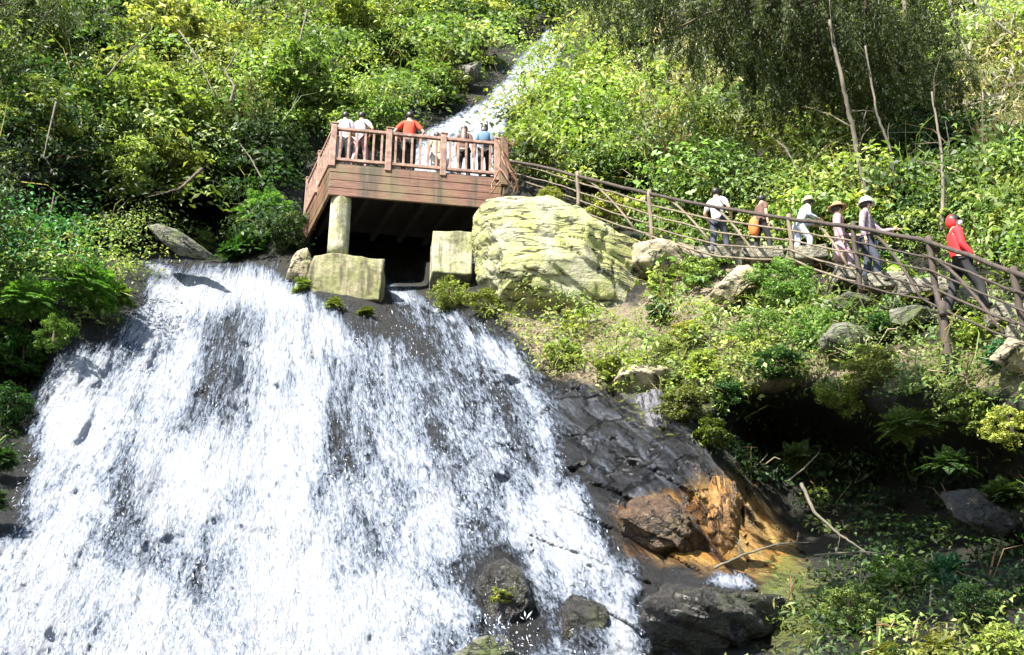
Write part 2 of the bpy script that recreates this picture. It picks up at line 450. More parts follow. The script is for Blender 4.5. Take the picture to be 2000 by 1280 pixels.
# ------------------------------------------------------------------ the hillside (one sheet)
def axis(a0, a1, f0, f1, fine, coarse):
    return np.unique(np.concatenate([np.arange(a0, f0, coarse), np.arange(f0, f1, fine), np.arange(f1, a1 + 1, coarse)]))
ax = axis(-900, 2900, -120, 2120, 4, 30); ay = axis(-600, 1700, -80, 1360, 4, 30)
GX, GY = np.meshgrid(ax, ay)
Yd = D(GX, GY)
V = Pn(GX, GY, Yd).reshape(-1, 3)
nx, ny = len(ax), len(ay)
idx = np.arange(nx * ny).reshape(ny, nx)
Q = np.stack([idx[:-1, :-1], idx[1:, :-1], idx[1:, 1:], idx[:-1, 1:]], -1).reshape(-1, 4)
me = npmesh('hillside', V, Q, True)
gx, gy = GX.ravel(), GY.ravel()
def inpoly(px, py, poly):
    r = np.zeros(px.shape, bool); n = len(poly); j = n - 1
    for i in range(n):
        xi, yi = poly[i]; xj, yj = poly[j]
        c = ((yi > py) != (yj > py)) & (px < (xj - xi) * (py - yi) / ((yj - yi) + 1e-9) + xi)
        r ^= c; j = i
    return r
def sdist(px, py, poly):
    """distance to polygon edge, positive inside"""
    d = np.full(px.shape, 1e9); n = len(poly)
    for i in range(n):
        x0, y0 = poly[i]; x1, y1 = poly[(i + 1) % n]
        L = (x1 - x0) ** 2 + (y1 - y0) ** 2
        t = np.clip(((px - x0) * (x1 - x0) + (py - y0) * (y1 - y0)) / L, 0, 1)
        d = np.minimum(d, np.hypot(px - x0 - t * (x1 - x0), py - y0 - t * (y1 - y0)))
    return np.where(inpoly(px, py, poly), d, -d)
FALL = [(290, 548), (340, 528), (400, 515), (520, 520), (600, 562), (700, 640), (780, 610), (800, 580), (880, 600), (960, 640), (1020, 690), (1080, 800), (1110, 930), (1180, 1040),
        (1240, 1120), (1270, 1290), (1280, 1700), (-300, 1700), (-200, 1250), (-60, 1130), (20, 1010), (50, 900), (70, 780), (130, 690), (210, 650), (290, 590)]
wp = [(560, 560), (760, 585), (1000, 620), (1100, 720), (1250, 740), (1400, 900), (1560, 1080), (1600, 1500), (-400, 1700), (-400, 700), (60, 640), (300, 520)]
tp = [(960, 590), (1240, 590), (1320, 500), (1560, 500), (1700, 690), (2100, 640), (2100, 780), (1850, 760), (1600, 740), (1400, 790), (1200, 760), (1060, 730)]
op = [(1370, 930), (1430, 925), (1490, 985), (1550, 1060), (1560, 1120), (1480, 1145), (1380, 1110), (1230, 1080), (1210, 1000)]
def soft(poly, w): return np.clip(.5 + sdist(gx, gy, poly) / w, 0, 1)
fattr(me, 'across', (V[:, 0] * .85 + V[:, 2] * .53) * 2.6); fattr(me, 'along', (V[:, 0] * .53 - V[:, 2] * .85) * .6); fattr(me, 'slate', soft([(1030, 720), (1200, 745), (1330, 800), (1420, 930), (1400, 1010), (1230, 1020), (1150, 960), (1080, 830)], 70)); fattr(me, 'wet', soft(wp, 60)); fattr(me, 'tan', soft(tp, 70) * .95); fattr(me, 'orange', soft(op, 70) * .95)
mossv = .25 * soft([(1000, 600), (2100, 600), (2100, 1300), (1500, 1300), (1450, 800)], 120) + .45 * (gs(gx, gy, 1330, 790, 110, 60) + gs(gx, gy, 1560, 1180, 90, 80))
fattr(me, 'moss', np.clip(mossv + .30 * soft(tp, 60) + .22 * soft(wp, 60) + .25 * gs(gx, gy, 930, 200, 160, 160), 0, 1))
hill = link('hillside', me, GROUND); tag(hill, kind='structure')
# valley floor, well below and behind the camera
gm = MB(); gm.add([(-160, -120, -2.6), (160, -120, -2.6), (160, 60, -2.6), (-160, 60, -2.6)], [(0, 1, 2, 3)])
tag(gm.build('ground', RGREY), kind='structure')

# ------------------------------------------------------------------ water
AX, AY = 600.0, 60.0
def sheet(name, poly, holes, off, x0, x1, y0, y1, step, edge, uvf, label=None, ridge=.10, mat=WATER):
    xs = np.arange(x0, x1 + 1, step); ys = np.arange(y0, y1 + 1, step)
    X, Y_ = np.meshgrid(xs, ys)
    d = sdist(X, Y_, poly)
    wob = 22 * fbm(np.stack([X / 60, Y_ / 60, X * 0], -1), 3, 31)
    dens = np.clip((d + wob * .8) / edge, -.6, 1.0) * .52 + .40 + .16 * fbm(np.stack([X / 110, Y_ / 150, X * 0], -1), 3, 33)
    dens = dens + .05 + .28 * gs(X, Y_, 440, 565, 230, 40) * (d > 0) + .12 * gs(X, Y_, 500, 1180, 320, 160)
    HX = X + 34 * fbm(np.stack([X / 55, Y_ / 70, X * 0], -1), 3, 91); HY = Y_ + 40 * fbm(np.stack([X / 60, Y_ / 60, X * 0 + 5], -1), 3, 92)
    for h in holes:
        dens = dens - .80 * h[5] * gs(HX, HY, h[0], h[1], h[2], h[3], h[4])
    u, v = uvf(X, Y_)
    D1 = D(X, Y_, True); base = D1 * .8 + D(X, Y_, False) * .2
    base = np.minimum(base, D(X, Y_, True) - .04)
    rid = fbm(np.stack([u * 2.2, v * .5, v * 0], -1), 4, 41) * ridge * 1.6 + fbm(np.stack([u * 6, v * 1.6, v * 0], -1), 3, 47) * ridge * .35
    Yw = np.minimum(base - off - rid * 1.2, D(X, Y_, True) - .05 - .05 * np.abs(rid))
    Vv = Pn(X, Y_, Yw).reshape(-1, 3)
    nx, ny = len(xs), len(ys); idx = np.arange(nx * ny).reshape(ny, nx)
    Q = np.stack([idx[:-1, :-1], idx[1:, :-1], idx[1:, 1:], idx[:-1, 1:]], -1).reshape(-1, 4)
    dd = dens.ravel()
    keep = (dd[Q].max(1) > -.25); Q = Q[keep]
    used, inv = np.unique(Q.ravel(), return_inverse=True)
    Vv = Vv[used]; Q = inv.reshape(-1, 4)
    me = npmesh(name, Vv, Q, True)
    fattr(me, 'dens', dd[used])
    uvl = me.uv_layers.new(name='UVMap')
    uu = np.stack([u.ravel()[used], v.ravel()[used]], -1)[Q.ravel()]
    uvl.data.foreach_set('uv', np.ascontiguousarray(uu, np.float32).ravel())
    return link(name, me, mat)

def uv_fall(X, Y_):
    dx, dy = X - AX, Y_ - AY
    r = np.hypot(dx, dy); a = np.arctan2(dx, dy)
    return a * 13.0, r * .018
HOLES = [(430, 640, 55, 75, 0, .62), (440, 760, 60, 70, 0, .6), (370, 820, 50, 60, 0, .42), (240, 930, 50, 95, 12, .62), (240, 1040, 55, 55, 0, .35), (330, 1090, 80, 60, 0, .40), (400, 1090, 70, 50, 0, .3), (420, 1200, 90, 70, 0, .3),
         (660, 880, 55, 85, 0, .62), (660, 720, 80, 60, 0, .32), (720, 790, 70, 70, 0, .38), (860, 850, 45, 110, -14, .62), (740, 640, 70, 32, 0, .5), (820, 680, 60, 50, 0, .55), (950, 740, 42, 130, -25, .46), (1010, 880, 35, 130, -22, .42), (900, 780, 28, 120, -20, .4),
         (700, 1060, 70, 70, 0, .38), (780, 960, 60, 60, 0, .25), (960, 1110, 75, 85, -15, .85), (1010, 1170, 60, 80, -20, .8), (1130, 1220, 75, 75, 0, .62), (940, 980, 60, 60, 0, .36), (900, 1270, 60, 50, 0, .5), (830, 1090, 90, 60, 0, .25),
         (20, 960, 40, 90, 10, .42), (250, 680, 70, 25, -10, .3), (160, 1150, 70, 60, 0, .1), (560, 1040, 60, 70, 0, .25), (1000, 1260, 50, 50, 0, .6)]
wf = sheet('waterfall', FALL, HOLES, .13, -300, 1330, 500, 1420, 3, 34, uv_fall, ridge=.20)
tag(wf, kind='structure')
UP = [(1070, 60), (1110, 85), (1090, 125), (1062, 165), (1020, 200), (990, 230), (975, 280), (980, 350), (790, 350), (810, 262), (875, 222), (930, 192), (980, 155), (1005, 118), (1040, 85)]
def uv_up(X, Y_):
    dx, dy = X - 1200, Y_ + 20
    return np.arctan2(dx, dy) * 9.0, np.hypot(dx, dy) * .03
wu = sheet('upper_waterfall', UP, [(1060, 105, 14, 10, 0, .3)], 1.6, 780, 1130, 50, 345, 3, 9, uv_up, ridge=.25)
tag(wu, kind='structure')
for nm, poly, bb in (('stream', [(275, 508), (330, 512), (370, 535), (350, 556), (310, 540)], (250, 390, 495, 570)),
                 ('stream', [(755, 562), (800, 565), (850, 590), (900, 615), (930, 640), (880, 640), (830, 615), (770, 590)], (730, 960, 545, 660)),
                 ('stream', [(1395, 1122), (1460, 1124), (1475, 1145), (1400, 1150), (1360, 1140)], (1330, 1500, 1100, 1170))):
    w = sheet(nm, poly, [], .10, bb[0], bb[1], bb[2], bb[3], 3, 16, uv_fall, ridge=.05); tag(w, kind='structure')

# droplets thrown off the fall, as many small drops
def drops():
    N = 12000
    px = RNG.uniform(-40, 1290, N * 3); py = RNG.uniform(530, 1330, N * 3)
    poly = FALL
    d = sdist(px, py, poly)
    hole = 0
    for h in HOLES: hole = hole + h[5] * gs(px, py, h[0], h[1], h[2] * 1.1, h[3] * 1.1, h[4])
    nn = fbm(np.stack([px / 25, py / 40, px * 0], -1), 3, 77)
    p = np.where(d > -6, .12, 0) + .34 * np.clip(hole, 0, .75) * (d > -10) + .35 * nn
    p = np.where((px > 900) & (px < 1080) & (py > 1060) & (py < 1200), p - .45, p)
    p = np.where((px > 1040) & (px < 1240) & (py > 1150), p - .3, p)
    p = p * (d > -7)
    k = RNG.uniform(0, 1, N * 3) < p
    px, py = px[k][:N], py[k][:N]; n = len(px)
    Yb = D(px, py, False) - .16 - RNG.exponential(.13, n)
    c = Pn(px, py, Yb)
    dx, dy = px - AX, py - AY
    e = Pn(px + dx / np.hypot(dx, dy) * 10, py + dy / np.hypot(dx, dy) * 10, Yb - .18) - c
    e /= np.linalg.norm(e, axis=1)[:, None]
    e = e + RNG.normal(0, .28, (n, 3)); e /= np.linalg.norm(e, axis=1)[:, None]
    s = RNG.lognormal(-5.5, .45, n)[:, None]
    a = np.cross(e, RNG.normal(0, 1, (n, 3))); a /= np.linalg.norm(a, axis=1)[:, None]; b = np.cross(e, a)
    L = s * RNG.uniform(2.5, 11, (n, 1))
    vv = np.stack([c + e * L, c - e * L, c + a * s, c + b * s, c - a * s, c - b * s], 1).reshape(-1, 3)
    t = np.array([(0, 2, 3), (0, 3, 4), (0, 4, 5), (0, 5, 2), (1, 3, 2), (1, 4, 3), (1, 5, 4), (1, 2, 5)])
    f = (np.arange(n)[:, None, None] * 6 + t[None]).reshape(-1, 3)
    m = NT('water_drops')
    mat = m.surf(m.n('BsdfPrincipled', {'Base Color': (.45, .48, .52, 1), 'Roughness': .3}))
    o = link('water_spray', npmesh('water_spray', vv, f, True), mat)
    tag(o, 'white droplets and flecks of spray thrown off the big waterfall', 'spray', kind='stuff')
drops()

# ------------------------------------------------------------------ leaves
def leaf_quads(c, nrm, size, asp, rng, droop=0.0):
    """c (n,3) centres, nrm (n,3), size (n,), returns verts,(faces)"""
    n = len(c)
    nrm = nrm / (np.linalg.norm(nrm, axis=1)[:, None] + 1e-9)
    t = np.cross(nrm, rng.normal(0, 1, (n, 3)))
    if droop: t = t + np.array([0, 0, -droop])
    t -= nrm * (t * nrm).sum(1)[:, None]
    t /= np.linalg.norm(t, axis=1)[:, None] + 1e-9
    b = np.cross(nrm, t)
    s = size[:, None] * .5; w = s * asp
    bend = nrm * s * .25
    v = np.stack([c - t * s, c + b * w * 1.0 + bend, c + t * s - bend, c - b * w + bend], 1).reshape(-1, 3)
    f = np.arange(n * 4).reshape(n, 4)
    return v, f

# colours by class (leaf colours; d has some shade put in, x much)
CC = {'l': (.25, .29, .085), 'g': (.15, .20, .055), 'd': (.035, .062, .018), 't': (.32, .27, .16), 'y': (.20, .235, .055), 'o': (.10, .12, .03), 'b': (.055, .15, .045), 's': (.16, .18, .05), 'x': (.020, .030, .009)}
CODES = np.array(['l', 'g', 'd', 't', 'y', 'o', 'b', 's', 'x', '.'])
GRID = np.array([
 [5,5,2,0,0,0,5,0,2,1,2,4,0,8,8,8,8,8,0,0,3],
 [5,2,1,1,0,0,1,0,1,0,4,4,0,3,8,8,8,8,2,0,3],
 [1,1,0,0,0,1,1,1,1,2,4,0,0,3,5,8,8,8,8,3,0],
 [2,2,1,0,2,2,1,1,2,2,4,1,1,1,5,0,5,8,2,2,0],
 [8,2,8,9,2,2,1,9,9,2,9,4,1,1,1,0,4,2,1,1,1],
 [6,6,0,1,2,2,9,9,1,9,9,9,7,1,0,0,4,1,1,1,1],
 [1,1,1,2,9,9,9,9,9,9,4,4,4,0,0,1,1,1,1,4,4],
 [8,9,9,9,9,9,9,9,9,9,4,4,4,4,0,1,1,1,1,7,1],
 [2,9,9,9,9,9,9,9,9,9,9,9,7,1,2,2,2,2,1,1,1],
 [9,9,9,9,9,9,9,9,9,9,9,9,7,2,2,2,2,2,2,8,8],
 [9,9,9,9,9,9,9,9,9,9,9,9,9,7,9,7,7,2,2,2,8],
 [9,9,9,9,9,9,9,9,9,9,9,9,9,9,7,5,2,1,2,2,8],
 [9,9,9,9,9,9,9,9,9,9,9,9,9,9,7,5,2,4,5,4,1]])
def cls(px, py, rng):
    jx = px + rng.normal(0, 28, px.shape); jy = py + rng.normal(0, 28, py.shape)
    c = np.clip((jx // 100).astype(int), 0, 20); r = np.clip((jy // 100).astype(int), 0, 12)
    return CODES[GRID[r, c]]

def undergrowth(name, label, x0, x1, y0, y1, n, rng, rscale=1.0, only=None):
    px = rng.uniform(x0, x1, n); py = rng.uniform(y0, y1, n)
    k = cls(px, py, rng)
    ok = (k != '.') & (k != 'r')
    ok &= sdist(px, py, FALL) < -14
    ok &= sdist(px, py, UP) < -9
    ok &= ~inpoly(px, py, [(905, 430), (960, 375), (1110, 360), (1160, 430), (1260, 470), (1270, 560), (1255, 625), (1190, 640), (1130, 615), (960, 595)])
    ok &= ~inpoly(px, py, [(560, 340), (600, 300), (1000, 300), (960, 580), (560, 580)])
    ok &= ~inpoly(px, py, [(1330, 492), (1600, 502), (1700, 562), (1850, 592), (2100, 665), (2100, 700), (1880, 625), (1650, 590), (1400, 525)])
    ok &= ~inpoly(px, py, [(1180, 760), (1330, 800), (1420, 930), (1560, 1010), (1620, 1100), (1500, 1160), (1560, 1300), (1240, 1300), (1100, 900), (1060, 760)])
    sp = ((k == 's') & (rng.uniform(0, 1, n) > .45)) | ((px > 1480) & (px < 1950) & (py > 830) & (py < 1080) & (rng.uniform(0, 1, n) > .75))
    ok &= ~sp
    if only is not None: ok &= only(px, py)
    px, py, k = px[ok], py[ok], k[ok]
    Yc = D(px, py); C = Pn(px, py, Yc)
    far = (Yc / 28.0)
    R = rng.lognormal(-.6, .38, len(px)) * far ** .8 * rscale
    nr_ = (px > 1120) & (py > 385 + .22 * (px - 1120)) & (py < 640)
    R = np.where(py > 620, R * .55, np.where(nr_, R * .48, R))
    fw = rng.uniform(.1, 1.1, len(px)) * np.where((py > 620) | nr_, .3, 1); C[:, 1] -= R * fw; C[:, 2] += R * fw * .6
    vs, cs = [], []
    for i in range(len(px)):
        r = R[i]; nl = int(75 * min(2.2, (r / .55) ** 1.5)); 
        u = rng.normal(0, 1, (nl, 3)); u /= np.linalg.norm(u, axis=1)[:, None]
        u[:, 2] = np.where(u[:, 2] < -.3, -u[:, 2], u[:, 2]); u[:, 1] = np.where(u[:, 1] > .4, -u[:, 1], u[:, 1])
        rr = r * rng.uniform(.55, 1.12, nl)[:, None]
        p = C[i] + u * rr * np.array([1.15, 1, .8])
        nr = u * .8 + np.array([0, -.1, .55]) + rng.normal(0, .55, (nl, 3))
        kk = k[i]
        ls = rng.uniform(.08, .20, nl) * far[i] ** .6 * np.clip(rng.lognormal(0, .3), .55, 1.35)
        if py[i] > 600 or (px[i] < 350 and py[i] > 360): ls *= .68
        asp = rng.uniform(.25, .6)
        if kk in 't': asp = .14; ls = ls * 2.2; nr = rng.normal(0, 1, (nl, 3)) + u * .5
        if kk in 'o': asp = .25; ls = ls * 1.2
        v, _ = leaf_quads(p, nr, ls, asp, rng, .8 if kk in 'odt' else .2)
        vs.append(v)
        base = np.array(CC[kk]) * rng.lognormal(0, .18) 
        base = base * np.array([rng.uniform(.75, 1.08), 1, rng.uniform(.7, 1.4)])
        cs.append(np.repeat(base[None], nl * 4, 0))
    # thin stalks, dry stems and grass blades that stick out of the leaves
    for i in rng.choice(len(px), int(len(px) * .45), replace=False):
        if rng.uniform() < (.8 if py[i] > 850 or (px[i] < 380 and py[i] > 260) else .35): continue
        m_ = 5; d = rng.normal(0, 1, (m_, 3)); d[:, 2] = np.abs(d[:, 2]) + .35; d[:, 1] -= .5; d /= np.linalg.norm(d, axis=1)[:, None]
        L_ = R[i] * rng.uniform(.8, 2.0, (m_, 1)); sd_ = np.cross(d, rng.normal(0, 1, (m_, 3))); sd_ /= np.linalg.norm(sd_, axis=1)[:, None]
        a_ = C[i] + d * R[i] * .4; mid = a_ + d * L_ * .55 + rng.normal(0, .05, (m_, 3)); e_ = a_ + d * L_ + np.array([0, 0, -.25]) * L_
        w_ = sd_ * .011
        v = np.stack([a_ - w_, a_ + w_, mid + w_ * .8, mid - w_ * .8, mid - w_ * .8, mid + w_ * .8, e_ + w_ * .3, e_ - w_ * .3], 1).reshape(-1, 3)
        vs.append(v); bc = np.array([(.26, .22, .14), (.16, .22, .06), (.14, .09, .05)])[rng.integers(0, 3)]
        cs.append(np.repeat(bc[None], len(v), 0))
    Vv = np.concatenate(vs); Cc = np.concatenate(cs)
    me = npmesh(name, Vv, np.arange(len(Vv)).reshape(-1, 4))
    cattr(me, 'tint', Cc)
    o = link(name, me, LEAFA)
    tag(o, label, 'undergrowth', kind='stuff')
    return o
r1 = np.random.default_rng(5)
undergrowth('undergrowth', 'dense green undergrowth covering the steep slope left of the wooden deck', -260, 800, -200, 640, 1900, r1)
undergrowth('undergrowth', 'tangled green undergrowth on the slope above the log railing and right of the upper cascade', 800, 2250, -200, 470, 2300, r1)
undergrowth('undergrowth', 'low leafy ground cover on the rocky bank below the path', 800, 2250, 420, 1400, 3300, r1)
undergrowth('undergrowth', 'dark mossy ground cover on the left edge of the waterfall', -260, 330, 600, 1000, 700, r1, .8)

# ------------------------------------------------------------------ plants as things
def crown_mesh(name, seed, kind):
    """unit crown (radius about 1) of leaf clumps spread through its volume"""
    rng = np.random.default_rng(seed)
    vs = []
    if kind == 'broad':
        K = 44; nl = 62; ls = (.10, .24); asp = .46
    elif kind == 'fine':
        K = 60; nl = 75; ls = (.07, .17); asp = .34
    elif kind == 'hang':
        K = 46; nl = 110; ls = (.08, .17); asp = .22
    elif kind == 'fern':
        K = 0
    elif kind == 'reed':
        K = 0
    if K:
        u = rng.normal(0, 1, (K, 3)); u /= np.linalg.norm(u, axis=1)[:, None]
        cc = u * (rng.uniform(.25, 1.15, K) ** .6)[:, None] * np.array([.9, .9, .8])
        for c in cc:
            rr = rng.uniform(.12, .36)
            w = rng.normal(0, 1, (nl, 3)); w /= np.linalg.norm(w, axis=1)[:, None]
            sc = np.array([1, 1, .6]) if kind != 'hang' else np.array([.6, .6, 1.5])
            p = c + w * rr * (rng.uniform(.2, 1, nl) ** .5)[:, None] * sc
            nr = w * .5 + np.array([0, 0, .7]) + rng.normal(0, .5, (nl, 3))
            if kind == 'hang': nr = rng.normal(0, 1, (nl, 3)) * np.array([1, 1, .35])
            v, _ = leaf_quads(p, nr, rng.uniform(*ls, nl), asp, rng, 1.5 if kind == 'hang' else .2)
            vs.append(v)
    else:
        nb = 90 if kind == 'fern' else 240
        for _ in range(nb):
            az = rng.uniform(0, 2 * math.pi); el = rng.uniform(.2, 1.35) if kind == 'fern' else rng.uniform(.7, 1.5)
            d = np.array([math.cos(az) * math.cos(el), math.sin(az) * math.cos(el), math.sin(el)])
            L = rng.uniform(.7, 1.25); n = 26
            t = np.linspace(.1, 1, n)
            p = d[None] * t[:, None] * L; p[:, 2] -= .55 * (t ** 2) * L * (math.cos(el) + .15)
            p[:, :2] += rng.normal(0, .1, 2)
            side = np.cross(d, [0, 0, 1]); side /= np.linalg.norm(side) + 1e-9
            tan = np.gradient(p, axis=0); tan /= np.linalg.norm(tan, axis=1)[:, None]
            if kind == 'fern':
                for sg in (-1, 1):
                    q = p + side * sg * (.10 * np.sin(t * 3.0))[:, None]
                    a = side * sg + tan * .5
                    nr = np.cross(tan, side) + rng.normal(0, .25, (n, 3))
                    nr /= np.linalg.norm(nr, axis=1)[:, None]
                    a = a - nr * (a * nr).sum(1)[:, None]; a /= np.linalg.norm(a, axis=1)[:, None]; b = np.cross(nr, a)
                    s = (.10 * np.sin(t * 3.0) + .015)[:, None]
                    vs.append(np.stack([q - a * s, q + b * s * .28, q + a * s, q - b * s * .28], 1).reshape(-1, 3))
            else:
                m = 6; t = np.linspace(0, 1, m + 1); p = d[None] * t[:, None] * L; p[:, 2] -= .35 * (t ** 2) * L * (math.cos(el) + .2); p[:, :2] += rng.normal(0, .16, 2)
                wd = (.016 * (1 - t) + .004)[:, None] * side[None]
                for j in range(m):
                    vs.append(np.stack([p[j] - wd[j], p[j + 1] - wd[j + 1], p[j + 1] + wd[j + 1], p[j] + wd[j]]))
    V = np.concatenate(vs)
    me = npmesh(name, V, np.arange(len(V)).reshape(-1, 4)); me.materials.append(LEAF)
    return me
CR = {k: [crown_mesh('crown_' + k, 100 + 7 * i + len(k), k) for i in range(n)] for k, n in (('broad', 4), ('fine', 4), ('hang', 3), ('fern', 3), ('reed', 2))}

def stem_mesh(seed, h, r0, lean, limbs=5, spread=.5):
    """tapered bent trunk with limbs, base at origin, height h"""
    rnd = random.Random(seed); mb = MB()
    pts = []; x = y = 0
    for i in range(8):
        t = i / 7
        pts.append(Vector((lean * h * t + .04 * h * math.sin(3 * t + seed), .03 * h * math.sin(4 * t + seed * 2), h * t)))
    mb.tube(pts, [r0 * (1 - .75 * i / 7) for i in range(8)], 7)
    for k in range(limbs):
        t = rnd.uniform(.4, .95); j = int(t * 7); b = pts[j].lerp(pts[min(7, j + 1)], t * 7 - j)
        a = rnd.uniform(0, 6.28); L = spread * h * rnd.uniform(.35, .8)
        d = Vector((math.cos(a), math.sin(a), rnd.uniform(.3, 1.0))).normalized()
        q = [b + d * L * s + Vector((0, 0, -.08 * L * s * s)) + Vector((rnd.uniform(-1, 1), rnd.uniform(-1, 1), rnd.uniform(-1, 1))) * .03 * L for s in (0, .35, .7, 1)]
        mb.tube(q, [r0 * .4, r0 * .28, r0 * .18, r0 * .06], 5)
    return mb
STEMS = {}
def plant(name, px, py, rpx, kind, c, label, cat, group=None, Y=None, h=1.0, trunk=None, dy=0.0, bark=None, lean=0.0, squash=.9, seed=None, rz=None):
    """a bush or tree whose crown is centred at a photograph pixel with radius rpx"""
    rnd = random.Random(seed if seed is not None else int(px * 13 + py * 7))
    ppy = py
    if Y is not None: Y = min(Y + .6, float(D(np.array([px]), np.array([py + rpx * .5]))[0]) - .35)
    if Y is not None: trunk = rpx / F * Y * .35
    if Y is None:
        Y = float(D(np.array([px]), np.array([py + rpx * .4]), False)[0]) - {'tree': 2.2, 'thicket': 2.4}.get(cat, 1.2)
    R = rpx / F * Y * K / .93
    cen = P(px, py, Y)
    if trunk is None: trunk = R * .5
    base = cen - Vector((lean * trunk, 0, trunk))
    root = empty(name, base); tag(root, label, cat, group)
    col = CC[c] if isinstance(c, str) else c
    var = rnd.choice(CR[kind])
    cr = link('foliage' if kind in ('fern', 'reed') else 'crown', var, None, root, False)
    cr.location = (lean * trunk, 0, trunk - (R * .55 if kind in ('fern', 'reed') else 0)); cr.scale = (R * 1.05, R * .85, R * squash * h)
    cr.rotation_euler = (rnd.uniform(-.15, .15), rnd.uniform(-.15, .15), rnd.uniform(0, 6.28) if rz is None else rz)
    f = rnd.uniform(.85, 1.15)
    cr.color = (col[0] * f * rnd.uniform(.85, 1.15), col[1] * f, col[2] * f * rnd.uniform(.8, 1.2), 1)
    if kind not in ('fern', 'reed'):
        hh = trunk + R * .45
        mb = stem_mesh(rnd.randint(0, 9999), hh, max(.035, R * .045), lean * trunk / hh, 5, min(1.2, R / hh * 1.1) if cat == 'tree' else .3)
        o = mb.build('trunk' if cat == 'tree' else 'stem', bark or BARK, None, smooth=True); o.parent = root
    return root

